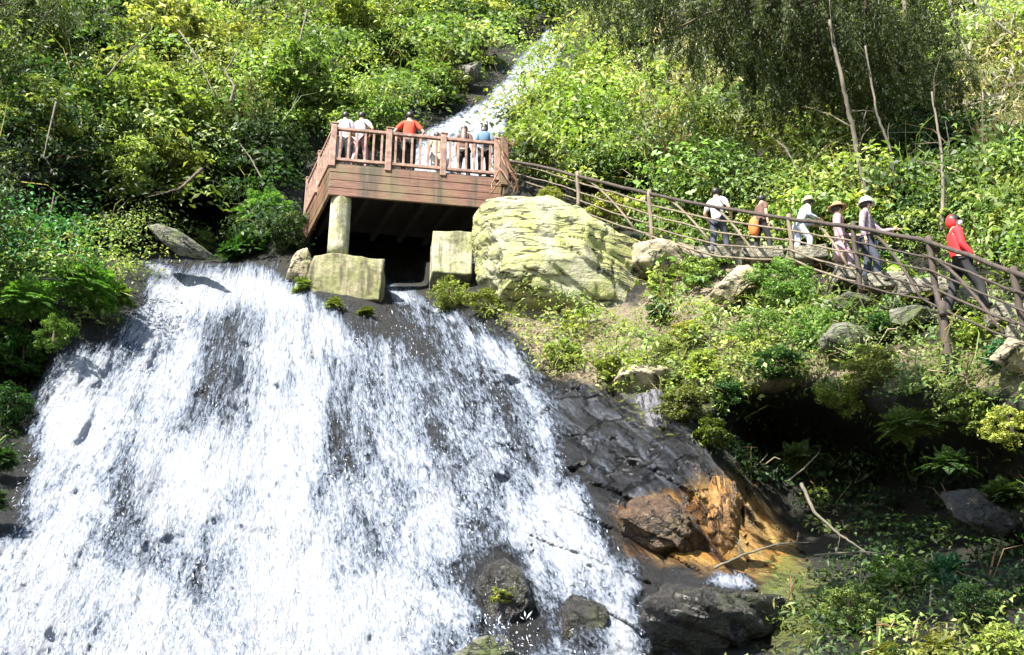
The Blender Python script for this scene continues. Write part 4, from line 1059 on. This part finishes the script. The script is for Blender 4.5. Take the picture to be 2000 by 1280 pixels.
rock('boulder', [(1205, 1010), (1240, 975), (1330, 965), (1385, 1020), (1400, 1105), (1330, 1125), (1230, 1090)], 20.0, .7, RBROWN, 'brown wet rock between the waterfall edge and the orange rock', 25, .10, .10, lo=.45)
rock('boulder', [(1370, 955), (1395, 925), (1440, 935), (1455, 980), (1450, 1050), (1410, 1100), (1385, 1070)], 19.6, .35, ROR, 'orange iron-stained rock knob standing out of the orange-brown wet face', 27, .10, .10, lo=.45)
rock('boulder', [(1170, 735), (1230, 712), (1300, 712), (1345, 740), (1290, 765), (1200, 765)], 24.6, .8, RTAN, 'low flat pale rock at the top of the wet cliff', 31, .05, .05)
rock('boulder', [(1190, 762), (1290, 765), (1330, 830), (1360, 900), (1300, 910), (1230, 860)], 23.6, .9, rock_mat('slate_rock', (.045, .045, .055), (.16, .155, .17), (.07, .07, .03), mossy=.25, rough=.45, strata=(2.5, .5, .5)), 'dark slate rock face below the low pale rock', 33, .10, .10, lo=.45)
rock('boulder', [(905, 60), (960, 55), (975, 85), (940, 105), (905, 95)], 55, 1.6, RDARK, 'dark rock face high on the slope left of the upper cascade', 35, .06, .08)
rock('boulder', [(895, 128), (940, 120), (950, 155), (915, 170), (890, 155)], 50, 1.4, RGREY, 'grey rock beside the upper cascade on its left bank', 37, .06, .08)
rock('boulder', [(556, 548), (570, 505), (584, 478), (600, 486), (618, 520), (645, 555), (600, 562)], 31.4, .6, RTAN, 'small pale rock under the lower left corner of the deck', 41, .04, .07)
rock('boulder', [(1930, 700), (1970, 660), (2030, 670), (2040, 720), (1980, 730)], 18.6, .6, RTAN, 'pale stones by the steps on the right edge', 45, .04, .07)
rock('boulder', [(1830, 960), (1900, 950), (2010, 1010), (2020, 1080), (1940, 1050), (1860, 1010)], 17.8, .8, RDARK, 'dark brown rock in the shade at the right edge', 47, .06, .08)

# ------------------------------------------------------------------ viewing platform
zt = P(648, 322, 31).z          # top of the fascia
A = P(648, 322, 31.0); B = PZ(985, 352, zt)
fr = (B - A).normalized()
zb = P(648, 382, 31).z
Cb = PZ(592, 482, zb); Cc = Vector((Cb.x, Cb.y, zt)); sd = (Cc - A); SL = sd.length; sd.normalize()
up = Vector((0, 0, 1)); H = zt - zb; FL = (B - A).length
deck = empty('viewing_platform', A); tag(deck, 'reddish wooden viewing deck with railing on concrete posts above the waterfall', 'deck')
E_ = B + sd * SL
nb = 4
for k in range(nb):       # fascia boards, front and left side
    z0 = zb + H * (k + .5) / nb
    mb = MB(); mb.bar(Vector((A.x, A.y, z0)) - fr * .04, Vector((B.x, B.y, z0)), .07 + .006 * (k % 2), H / nb - .012); mb.build('fascia_board', WOOD, deck, .008)
    mb = MB(); mb.bar(Vector((A.x, A.y, z0)) + sd * .05, Vector((Cc.x, Cc.y, z0)), .07 + .006 * (k % 2), H / nb - .012); mb.build('fascia_board', WOOD, deck, .008)
mb = MB(); n = 26
for k in range(n):
    t = SL * (k + .5) / n
    mb.bar(A + sd * t + up * .03, B + sd * t + up * .03, SL / n - .015, .05)
mb.build('floor_boards', WOOD, deck)
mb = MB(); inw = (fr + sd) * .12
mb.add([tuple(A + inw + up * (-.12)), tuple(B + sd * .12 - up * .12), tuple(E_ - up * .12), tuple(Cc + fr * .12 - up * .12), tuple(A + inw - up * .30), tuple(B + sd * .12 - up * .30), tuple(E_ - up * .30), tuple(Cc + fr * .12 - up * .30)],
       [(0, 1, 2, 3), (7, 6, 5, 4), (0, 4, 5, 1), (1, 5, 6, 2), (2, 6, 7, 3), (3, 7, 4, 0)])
SHADEWOOD = bark_mat('shade_dark_timber', (.006, .004, .003), (.02, .014, .009), 5)  # shade under the deck, put into the timber colour
mb.build('slab', SHADEWOOD, deck)
for k in range(6):
    p0 = A + fr * (FL * (k + .5) / 6) + sd * .10 - up * (H * .62); mb = MB(); mb.bar(p0 + up * H * .15, p0 + up * H * .15 + sd * (SL - .15), .12, H * .35); mb.build('joist', SHADEWOOD, deck)
# railing
def railing(a, b, nposts, segs, skip_first=False, hh=1.03):
    d = (b - a); L = d.length; d.normalize()
    for i in range(nposts):
        if skip_first and i == 0: continue
        p = a + d * (L * i / (nposts - 1)) - up * .08
        mb = MB(); mb.bar(p, p + up * (hh + .16), .15, .15, fr); o = mb.build('post', PALE, deck, .012)
        mb = MB(); mb.box(p + up * (hh + .18), fr * .095, sd * .095, up * .02); mb.build('post_cap', PALE, o, .01)
    for j in range(nposts - 1):
        p = a + d * (L * j / (nposts - 1) + .07); q = a + d * (L * (j + 1) / (nposts - 1) - .07)
        mb = MB(); mb.bar(p + up * (hh - .03), q + up * (hh - .03), .10, .08); mb.build('top_rail', PALE, deck, .01)
        mb = MB(); mb.bar(p + up * .14, q + up * .14, .08, .08); mb.build('bottom_rail', PALE, deck, .01)
        for s in range(segs):
            c = p.lerp(q, (s + .5) / segs)
            mb = MB(); mb.bar(c + up * .17, c + up * (hh - .07), .055, .055, fr); mb.build('baluster', PALE, deck, .006)
A2 = A + up * 0.02; 
railing(A2, A2 + fr * FL * .955, 4, 6)
railing(A2, A2 + sd * (SL - .08), 3, 9, True)
railing(A2 + sd * (SL - .08), A2 + sd * (SL - .08) + fr * 1.4, 2, 6, True)
# pillar, footing and pale block
def blk(name, px0, py0, px1, py1, Y, depth, mat, parent, jitter=0.0, seed=1):
    a = P(px0, py0, Y); b = P(px1, py0, Y); c = P(px0, py1, Y)
    w = b.x - a.x; h = a.z - c.z
    bm = bmesh.new(); bmesh.ops.create_cube(bm, size=1)
    bmesh.ops.subdivide_edges(bm, edges=bm.edges, cuts=9, use_grid_fill=True)
    rnd = np.random.default_rng(seed)
    vv = np.array([q.co[:] for q in bm.verts]) * np.array([w, depth, h])
    rot = math.atan2(fr.y, fr.x) * .6
    vv = vv @ np.array([[math.cos(rot), math.sin(rot), 0], [-math.sin(rot), math.cos(rot), 0], [0, 0, 1]])
    cc = np.array([(a.x + b.x) / 2, Y * K + depth / 2, (a.z + c.z) / 2]); vv = vv + cc
    vv = vv + np.stack([fbm(vv * 1.7, 3, seed), fbm(vv * 1.7, 3, seed + 5), fbm(vv * 1.7, 3, seed + 9)], -1) * jitter
    for q, x in zip(bm.verts, vv): q.co = x
    me = bpy.data.meshes.new(name); bm.to_mesh(me); bm.free()
    o = link(name, me, mat, parent); m = o.modifiers.new('b', 'BEVEL'); m.width = .03; m.segments = 2; m.limit_method = 'ANGLE'
    return o
CONP = concrete_mat('pale_concrete', (.38, .37, .28), (.27, .28, .13), (.13, .125, .08))
mb = MB(); c0 = P(667, 384, 31.35); c1 = P(667, 500, 31.35); c1 = Vector((c0.x, c0.y, c1.z)); mb.tube([c0.lerp(c1, t / 8) for t in range(9)], .25, 20)
pil = mb.build('pillar', CONP, deck, 0, True)
blk('footing', 604, 500, 742, 585, 30.6, 1.5, concrete_mat('footing_concrete', (.27, .24, .16), (.17, .18, .07), (.07, .06, .035)), deck, .10, 3)
pb = blk('concrete_block', 838, 452, 917, 534, 30.5, 1.6, CONP, None, .05, 8)
tag(pb, 'pale concrete block under the right end of the deck beside the boulder', 'block')
# rock wall behind the hollow under the deck
# ------------------------------------------------------------------ log railing along the path
fence = empty('log_railing', P(1268, 465, 28)); tag(fence, 'rustic railing of dark round logs along the stone path right of the deck', 'railing')
TOP = [(1000, 316, 32.5), (1060, 326, 31.8), (1128, 345, 30.8), (1200, 362, 29.8), (1268, 380, 28.8), (1400, 405, 27.0), (1540, 428, 25.2), (1665, 444, 23.6), (1808, 470, 21.6), (1890, 498, 20.2), (1978, 532, 18.9), (2060, 560, 17.8), (2180, 600, 16.5)]
TOPX = np.array(TOP)
def top_at(px): return np.interp(px, TOPX[:, 0], TOPX[:, 1]), np.interp(px, TOPX[:, 0], TOPX[:, 2])
GAP = np.array([(1000, 9), (1128, 15), (1268, 20), (1400, 23), (1540, 20), (1665, 26), (1808, 29), (1978, 32), (2180, 36)])
bounds = [1000, 1128, 1268, 1540, 1665, 1808, 1978, 2180]
for lv in range(5):
    for j in range(len(bounds) - 1):
        rnd = random.Random(lv * 31 + j)
        if lv > 0 and j == 0 and lv > 3: continue
        xs = np.linspace(bounds[j] - 6, bounds[j + 1] + 6, 9); pts = []
        j0, j1 = rnd.uniform(-5, 5), rnd.uniform(-5, 5)
        for t, x in enumerate(xs):
            y, Yv = top_at(x); g = np.interp(x, GAP[:, 0], GAP[:, 1])
            s = t / 8
            sag = 3 * math.sin(s * math.pi) if lv else 1 * math.sin(s * math.pi)
            pts.append(P(x, y + g * lv + sag * (lv * .35) + (j0 * (1 - s) + j1 * s if lv else 0) + rnd.uniform(-1, 1), Yv + (.05 if lv else 0)))
        r = (.040 if lv == 0 else .019) * rnd.uniform(.9, 1.15)
        mb = MB(); mb.tube(pts, r, 7); mb.build('rail', RAILM if (lv == 0 or j > 3) else RAILP, fence, smooth=True)
for (px, y1, r, m_) in ((1128, 402, .05, RAILP), (1268, 468, .05, RAILP), (1540, 500, .048, RAILP), (1665, 565, .048, RAILM), (1812, 592, .055, RAILM), (1978, 665, .055, RAILM)):
    y, Yv = top_at(px); a = P(px, y - 9, Yv + .02); b = P(px, y1, Yv + .02); b = Vector((a.x, a.y, b.z - .1))
    mb = MB(); mb.tube([a.lerp(b, k / 6) + Vector((random.gauss(0, .01), random.gauss(0, .01), 0)) for k in range(7)], r, 9); mb.build('post', m_, fence, smooth=True)
# curved braces of the railing
for (x0, x1, l0, l1) in ((1395, 1480, 0, 4), (1590, 1655, 0, 3), (1700, 1800, 0, 4), (1830, 1960, 1, 4), (1300, 1385, 0, 3), (1140, 1240, 0, 4)):
    pts = []
    for k in range(7):
        s = k / 6; x = x0 + (x1 - x0) * s; y, Yv = top_at(x); g = np.interp(x, GAP[:, 0], GAP[:, 1])
        pts.append(P(x, y + g * (l0 + (l1 - l0) * s ** 1.3), Yv + .07))
    mb = MB(); mb.tube(pts, .028, 6); mb.build('brace', RAILP if x0 < 1700 else RAILM, fence, smooth=True)
lp = empty('log_post', P(1852, 735, 20.2)); tag(lp, 'tall dark log post standing on the bank below the stone path', 'post')
a = P(1838, 590, 20.2); b = P(1855, 735, 20.2)
mb = MB(); mb.tube([b.lerp(a, k / 7) for k in range(8)], [.095, .085, .075, .072, .07, .068, .066, .062], 10); mb.build('shaft', RAILM, lp, smooth=True)
mb = MB(); mb.tube([a - up * .25 - Vector((.05, .1, 0)), P(1825, 560, 20.7)], [.05, .035], 7); mb.build('brace', RAILM, lp, smooth=True)
# reddish vine-covered post at the right end of the deck
vp = empty('timber_post', P(985, 352, 31.2)); tag(vp, 'reddish-brown timber post wrapped in dry vines at the right end of the deck', 'post')
mb = MB(); a = P(985, 350, 31.6); mb.bar(a - up * .2, a + up * 1.15, .18, .18, fr); mb.build('shaft', WOOD, vp, .01)
mb = MB()
for k in range(7):
    t = np.linspace(0, 1, 8); ph = random.uniform(0, 6)
    mb.tube([a + Vector((.2 * math.sin(ph + 5 * s) + random.uniform(-.05, .05) + .15 * math.sin(ph), .2 * math.cos(ph + 5 * s) - .1, -.4 + 1.5 * s)) for s in t], .018, 4)
mb.build('vine', bark_mat('dry_vine', (.10, .045, .025), (.26, .14, .08)), vp)

# stone path slabs and steps
SLAB = rock_mat('path_stone', (.12, .11, .08), (.30, .28, .21), (.16, .17, .07), mossy=.3)
for i, (px, py, wpx, Yv, lab) in enumerate(((1395, 512, 75, 28.4, 'stone slab under the person in the white shirt'), (1480, 512, 80, 27.4, 'stone slab under the orange-clad walker'), (1565, 510, 80, 26.6, 'stone slab under the stooping walker in pale plaid'),
        (1650, 552, 85, 25.0, 'stone slab under the walker in the straw hat'), (1715, 566, 80, 24.3, 'stone slab under the walker in the white hat'), (1785, 578, 90, 23.2, 'long pale stone slab left of the dark post'), (1870, 598, 90, 22.0, 'stone slab under the red-hooded walker'),
        (1955, 632, 95, 20.6, 'pale stone step at the right edge, upper one'), (1990, 668, 100, 19.6, 'pale stone step at the right edge, middle one'), (2010, 706, 110, 18.8, 'pale stone step at the right edge, lowest one'))):
    c = P(px, py, Yv + .5); w = wpx / F * Yv * K
    bm = bmesh.new(); bmesh.ops.create_cube(bm, size=1); bmesh.ops.subdivide_edges(bm, edges=bm.edges, cuts=6, use_grid_fill=True)
    vv = np.array([q.co[:] for q in bm.verts]) * np.array([w * 1.1, 1.6, .28]); vv += np.stack([fbm(vv * 1.5 + i, 3, 3), fbm(vv * 1.5 + i, 3, 4), .35 * fbm(vv * 1.5 + i, 3, 5)], -1) * .12
    for q, x in zip(bm.verts, vv): q.co = x
    me = bpy.data.meshes.new('stone_slab'); bm.to_mesh(me); bm.free()
    o = link('stone_slab', me, SLAB); o.location = c - up * .14; o.rotation_euler = (0, 0, random.uniform(-.2, .1))
    m = o.modifiers.new('b', 'BEVEL'); m.width = .03; m.segments = 2; m.limit_method = 'ANGLE'
    tag(o, lab, 'stone slab', 'slabs and steps of the stone path')

# ------------------------------------------------------------------ people
SKIN = plain('skin', (.42, .25, .17), .55, .08); HAIR = plain('black_hair', (.012, .010, .009), .5, .3, 40); HAIRB = plain('brown_hair', (.05, .022, .014), .5, .3, 40)
def cloth(name, c, v=.2, sc=9): return plain(name, c, .85, v, sc)
def skinmesh(name, chains, mat, parent, sub=2):
    """chains: list of lists of ((x,y,z), r); vertices shared by coordinate"""
    vs, rs, es, key = [], [], [], {}
    def vid(p, r):
        k = tuple(round(x, 4) for x in p)
        if k not in key: key[k] = len(vs); vs.append(k); rs.append(r)
        return key[k]
    for ch in chains:
        ids = [vid(p, r) for p, r in ch]
        for a_, b_ in zip(ids, ids[1:]):
            if a_ != b_: es.append((a_, b_))
    me = bpy.data.meshes.new(name); me.from_pydata(vs, es, [])
    me.materials.append(mat)
    o = bpy.data.objects.new(name, me); COL.objects.link(o); o.parent = parent
    sm = o.modifiers.new('skin', 'SKIN'); sm.use_smooth_shade = True
    for i, d in enumerate(me.skin_vertices[0].data):
        d.radius = (rs[i][0], rs[i][1]) if isinstance(rs[i], tuple) else (rs[i], rs[i])
        d.use_root = False
    # one root per connected component
    seen = set(); adj = {i: [] for i in range(len(vs))}
    for a_, b_ in es: adj[a_].append(b_); adj[b_].append(a_)
    for i in range(len(vs)):
        if i in seen: continue
        me.skin_vertices[0].data[i].use_root = True
        st = [i]
        while st:
            q = st.pop()
            if q in seen: continue
            seen.add(q); st += adj[q]
    ss = o.modifiers.new('sub', 'SUBSURF'); ss.levels = sub - 1; ss.render_levels = sub
    return o

def blob(name, c, r, mat, parent, cut=None, n=3, warp=0):
    bm = bmesh.new(); bmesh.ops.create_icosphere(bm, subdivisions=n, radius=1)
    for v in bm.verts:
        v.co = Vector((v.co.x * r[0], v.co.y * r[1], v.co.z * r[2]))
        if warp: v.co *= 1 + warp * math.sin(v.co.x * 40 + v.co.z * 33) * math.cos(v.co.y * 37)
        v.co += Vector(c)
    if cut: bmesh.ops.bisect_plane(bm, geom=bm.verts[:] + bm.edges[:] + bm.faces[:], plane_co=cut[0], plane_no=cut[1], clear_outer=True)
    me = bpy.data.meshes.new(name); bm.to_mesh(me); bm.free()
    for p in me.polygons: p.use_smooth = True
    me.materials.append(mat)
    o = bpy.data.objects.new(name, me); COL.objects.link(o); o.parent = parent
    return o

def person(label, foot, h, rz, shirt, trousers, arms=((.30, -.05, 1.12), (.33, -.22, 1.02)), arms2=None, hair=HAIR, hairlen=0, hat=None, hood=None, stride=.12, lean=0.0, sleeve='short', dress=None, extra=None, shoe=None, headturn=0.0, bend=0.0):
    """local frame: figure faces -Y. arms: right (elbow, wrist) offsets for +X side; arms2 for the -X side (x mirrored)."""
    root = empty('person', foot, rz); s = h / 1.70; root.scale = (s, s, s)
    tag(root, label, 'person', None)
    hz = .92 - bend * .25
    def tz(y, z):   # torso leans forward by lean
        dz = z - .92
        return (y - lean * dz - 0.0, hz + dz * math.cos(min(1.2, lean)))
    pel = (0, *tz(0, .92)); wai = (0, *tz(-.01, 1.08)); che = (0, *tz(0, 1.28)); nb_ = (0, *tz(.01, 1.44)); nk = (0, *tz(0, 1.50)); hd = (0, *tz(-.02, 1.60)); ht = (0, *tz(-.01, 1.67))
    arms2 = arms2 or arms
    hips, knees, anks = [], [], []
    chains = [[(pel, (.15, .11)), (wai, (.125, .09)), (che, (.155, .10)), (nb_, (.09, .07)), (nk, .052), (hd, (.078, .095)), (ht, (.068, .08))]]
    limbs = []
    for sx, ar in ((1, arms), (-1, arms2)):
        sh = (sx * .17, *tz(.0, 1.40)); 
        el = (sx * ar[0][0], *tz(ar[0][1], ar[0][2])); wr = (sx * ar[1][0], *tz(ar[1][1], ar[1][2]))
        limbs.append((sx, sh, el, wr))
        chains.append([(nb_, (.09, .07)), (sh, .058), (el, .040), (wr, .026)])
        w = Vector(wr); dirh = (w - Vector(el)).normalized(); pc = w + dirh * .05; side = dirh.cross(Vector((0, 0, 1)))
        side = side.normalized() if side.length > .1 else Vector((1, 0, 0))
        chains[-1].append((tuple(w + dirh * .03), (.030, .02))); chains[-1].append((tuple(pc), (.036, .018)))
        curl = side.cross(dirh)
        for fi, (o_, L) in enumerate(((-.027, .065), (-.009, .078), (.009, .074), (.026, .058))):
            b0 = pc + side * o_ + dirh * .01
            chains.append([(tuple(b0), .0095), (tuple(b0 + dirh * L * .55 - curl * .008), .0088), (tuple(b0 + dirh * L * .9 - curl * .03), .008)])
        tb = w + side * (-.034) + dirh * .02
        chains.append([(tuple(tb), .011), (tuple(tb - side * .022 + dirh * .022), .010), (tuple(tb - side * .030 + dirh * .05), .0085)])
        st = stride * sx
        hp = (sx * .09, pel[1], hz - .04); kn = (sx * .10, -.04 + st * .9 - bend * .30, .49 - bend * .05); an = (sx * .10, .04 + st * 1.3, .09); toe = (sx * .12, -.12 + st * 1.3, .035)
        limbs[-1] += (hp, kn, an, toe)
        chains.append([(pel, (.15, .11)), (hp, .085), (kn, .055), (an, .038), (toe, (.038, .028))])
    # nose and ears belong to the head
    hv = Vector(hd)
    R_ = Matrix.Rotation(headturn, 3, 'Z')
    def hp_(v): return tuple(hv + R_ @ Vector(v))
    chains.append([(hp_((0, -.085, .0)), .016), (hp_((0, -.112, -.012)), .012)])
    chains.append([(hp_((.074, 0, .0)), .018), (hp_((.086, .01, .004)), .014)]); chains.append([(hp_((-.074, 0, .0)), .018), (hp_((-.086, .01, .004)), .014)])
    skinmesh('body', chains, SKIN, root)
    for ex in (-.032, .032): blob('eye', hp_((ex, -.090, .022)), (.011, .006, .007), HAIR, root, n=1)
    blob('mouth', hp_((0, -.094, -.045)), (.024, .006, .007), plain('lips', (.3, .09, .08)) if 'lips' not in bpy.data.materials else bpy.data.materials['lips'], root, n=1)
    # clothes
    tc = [[((0, pel[1], pel[2] + (.02)), (.165, .125)), (wai, (.15, .11)), (che, (.175, .12)), (nb_, (.10, .082))]]
    for (sx, sh, el, wr, hp, kn, an, toe) in limbs:
        e = Vector(el); a_ = Vector(sh)
        if sleeve == 'short': tc.append([(nb_, (.10, .082)), (sh, .072), (tuple(a_.lerp(e, .75)), .062)])
        else: tc.append([(nb_, (.10, .082)), (sh, .074), (el, .056), (tuple(e.lerp(Vector(wr), .9)), .042)])
    if dress: tc[0] = [((0, pel[1], .45), (.27, .22)), ((0, pel[1], .70), (.23, .18))] + tc[0]
    skinmesh('dress' if dress else 'top', tc, shirt, root)
    tr = []
    for (sx, sh, el, wr, hp, kn, an, toe) in limbs:
        tr.append([((0, pel[1], hz + .03), (.155, .12)), (hp, .10), (kn, .075), (an, .062)])
    skinmesh('trousers', tr, trousers, root)
    sm_ = shoe or cloth_black
    for (sx, sh, el, wr, hp, kn, an, toe) in limbs:
        skinmesh('shoe', [[(an, .046), (tuple(Vector(an) + Vector((0, 0, -.045))), .045), (toe, (.047, .032)), (tuple(Vector(toe) + Vector((0, -.05, 0))), (.035, .024))]], sm_, root)
    # hair
    hb = blob('hair', tuple(hv + Vector((0, .012, .035))), (.098, .112, .105), hair, root, cut=(Vector(hp_((0, -.03, -.02))), (R_ @ Vector((0, -.75, -.5))).normalized()), warp=.02)
    if hairlen:
        L = hairlen
        skinmesh('long_hair', [[(hp_((0, .05, .05)), (.085, .06)), (hp_((0, .085, -.06)), (.10, .05)), (hp_((0, .11, -.06 - L * .5)), (.105, .045)), (hp_((0, .12, -.06 - L)), (.07, .03))]], hair, root)
    if hat:
        mt, br = hat
        bm_ = bmesh.new()
        prof = [(br, .055), (br * .72, .062), (.112, .075), (.108, .13), (.085, .165), (.03, .178)]
        rings = []
        for r_, z_ in prof: rings.append([bm_.verts.new(hp_((r_ * math.cos(t * .3927) , r_ * math.sin(t * .3927), z_))) for t in range(16)])
        for a_, b_ in zip(rings, rings[1:]):
            for t in range(16): bm_.faces.new((a_[t], a_[(t + 1) % 16], b_[(t + 1) % 16], b_[t]))
        bm_.faces.new(rings[-1])
        me = bpy.data.meshes.new('hat'); bm_.to_mesh(me); bm_.free(); me.materials.append(mt)
        o = bpy.data.objects.new('hat', me); COL.objects.link(o); o.parent = root
        q = o.modifiers.new('s', 'SOLIDIFY'); q.thickness = .012
    if hood:
        blob('hood', tuple(hv + Vector((0, .022, .015))), (.096, .108, .128), hood, root, cut=(Vector(hp_((0, -.035, 0))), (R_ @ Vector((0, -1, -.05))).normalized()), warp=.015)
    if extra: extra(root, limbs, hv, pel, che)
    return root
cloth_black = cloth('black_cloth', (.012, .012, .014))
cloth_white = cloth('white_cloth', (.58, .56, .60)); cloth_red = cloth('red_cloth', (.52, .05, .02)); cloth_red2 = cloth('scarlet_cloth', (.55, .015, .02))
cloth_grey = cloth('mauve_grey_cloth', (.22, .17, .20), .5, 25); cloth_pale = cloth('pale_grey_cloth', (.45, .42, .42), .4, 20); cloth_pink = cloth('dusty_pink_cloth', (.33, .20, .22), .5, 22)
cloth_navy = cloth('navy_cloth', (.03, .035, .055)); cloth_denim = cloth('denim_cloth', (.10, .17, .26), .4, 20); cloth_orange = cloth('orange_cloth', (.5, .14, .03)); cloth_plaid = cloth('pale_blue_plaid_cloth', (.40, .43, .52), .6, 30)
cloth_khaki = cloth('khaki_cloth', (.30, .30, .18)); cloth_brown = cloth('brown_cloth', (.10, .05, .04)); straw = cloth('straw', (.35, .22, .10), .5, 30); cloth_cream = cloth('cream_cloth', (.62, .58, .50))

HIPS = ((.36, .04, 1.14), (.20, -.10, 1.02)); DOWN = ((.23, .02, 1.12), (.24, -.04, .86)); RAILH = ((.22, -.10, 1.14), (.16, -.36, 1.08)); 
def on_deck(px, back):
    """floor point of the deck that lies in the column px, BACK metres behind the front edge"""
    zf = zt + .06
    for k in range(400):
        t = FL * k / 400
        p = A + fr * t + sd * back; p = Vector((p.x, p.y, zf))
        yy = p.y * CP + p.z * SP
        if 1000 + p.x / yy * F >= px: return p
    return p
person('person in white seen from behind at the left corner of the deck', on_deck(668, .30), 1.62, 3.1, cloth_white, cloth_pale, DOWN, arms2=RAILH)
person('person in dusty pink and grey with dark hair, second from left on the deck', on_deck(700, .30), 1.66, 2.8, cloth_pale, cloth_pink, RAILH, arms2=HIPS)
person('person in a bright red shirt and black trousers, hands on hips, on the deck', on_deck(795, .30), 1.80, 3.2, cloth_red, cloth_black, HIPS, stride=.05)
person('person in khaki leaning on the rail right of the red shirt', on_deck(852, .75), 1.62, 3.4, cloth_khaki, cloth_cream, DOWN, lean=.15)
person('person with long brown hair and dark top on the deck', on_deck(905, .30), 1.55, 3.0, cloth_brown, cloth_black, DOWN, hair=HAIRB, hairlen=.42)
def backpack(root, limbs, hv, pel, che):
    o = blob('backpack', (0, che[1] + .17, che[2] - .06), (.15, .09, .20), cloth('backpack_blue', (.07, .13, .2)), root, warp=.02)
person('person in a blue denim top with black hair at the right end of the deck', on_deck(945, .30), 1.66, 3.15, cloth_denim, cloth_black, DOWN, extra=backpack, hairlen=.08)

def walker(px, py, Y): 
    p = P(px, py, Y); return p
person('person in a white shirt and dark trousers walking away at the left of the path', walker(1408, 505, 28.0), 1.66, 2.5, cloth_white, cloth_navy, ((.30, .03, 1.16), (.26, -.14, .98)))
person('person in dark clothes with an orange bag on the hip behind the railing', walker(1492, 503, 27.2), 1.45, 2.0, cloth_brown, cloth_black, DOWN, lean=.15,
       extra=lambda root, limbs, hv, pel, che: blob('orange_bag', (.02, .2, .78), (.15, .12, .27), cloth_orange, root, warp=.02))
person('person in pale blue plaid with a cap stooping on the path', walker(1566, 508, 26.4), 1.50, 1.7, cloth_plaid, cloth_plaid, RAILH, lean=.45, bend=.25, sleeve='long', hat=(cloth_khaki, .14))
person('person in a straw hat and mauve flowered dress on the path', walker(1652, 556, 24.7), 1.64, 1.3, cloth_pink, cloth_grey, RAILH, arms2=DOWN, sleeve='long', hat=(straw, .19), dress=1)
person('person in a white hat and grey jacket reaching for the railing', walker(1706, 562, 24.1), 1.74, 1.0, cloth_grey, cloth_navy, ((.24, -.18, 1.14), (.18, -.44, 1.10)), arms2=DOWN, sleeve='long', hat=(cloth_white, .15), lean=.08)
def maskf(root, limbs, hv, pel, che):
    R_ = Matrix.Rotation(-.6, 3, 'Z'); blob('face_mask', tuple(hv + R_ @ Vector((0, -.083, -.03))), (.062, .035, .045), cloth_white, root)
person('person in a red hooded jacket, black trousers and white face mask on the path', walker(1893, 624, 21.0), 1.78, 1.5, cloth_red2, cloth_black, ((.22, .0, 1.14), (.22, -.15, .92)), sleeve='long', hood=cloth_red2, extra=maskf, headturn=-.6, stride=.2)

# ------------------------------------------------------------------ light, sky, camera
w = bpy.data.worlds.new('World'); S.world = w; w.use_nodes = True
nt = w.node_tree; bg = nt.nodes['Background']
sky = nt.nodes.new('ShaderNodeTexSky'); sky.sky_type = 'NISHITA'; sky.sun_disc = False
sky.sun_elevation = SUN_EL; sky.sun_rotation = math.atan2(sun_dir.x, sun_dir.y)
nt.links.new(sky.outputs[0], bg.inputs[0]); bg.inputs[1].default_value = .09
L = bpy.data.lights.new('sun', 'SUN'); L.energy = 5; L.angle = math.radians(.5); L.color = (1, .95, .86)
lo = bpy.data.objects.new('sun', L); COL.objects.link(lo); lo.rotation_euler = sun_dir.to_track_quat('Z', 'Y').to_euler()
cam = bpy.data.cameras.new('camera'); co = bpy.data.objects.new('camera', cam); COL.objects.link(co); S.camera = co
cam.sensor_width = 36; cam.lens = 36 * F / 2000; cam.clip_end = 2000; cam.clip_start = .1
co.location = (0, 0, 0); co.rotation_euler = (math.pi / 2 + PITCH, 0, 0)
S.view_settings.view_transform = 'Standard'; S.view_settings.look = 'None'; S.view_settings.gamma = 1
S.view_settings.exposure = 2.0
S.cycles.max_bounces = 6; S.cycles.diffuse_bounces = 3; S.cycles.transparent_max_bounces = 12
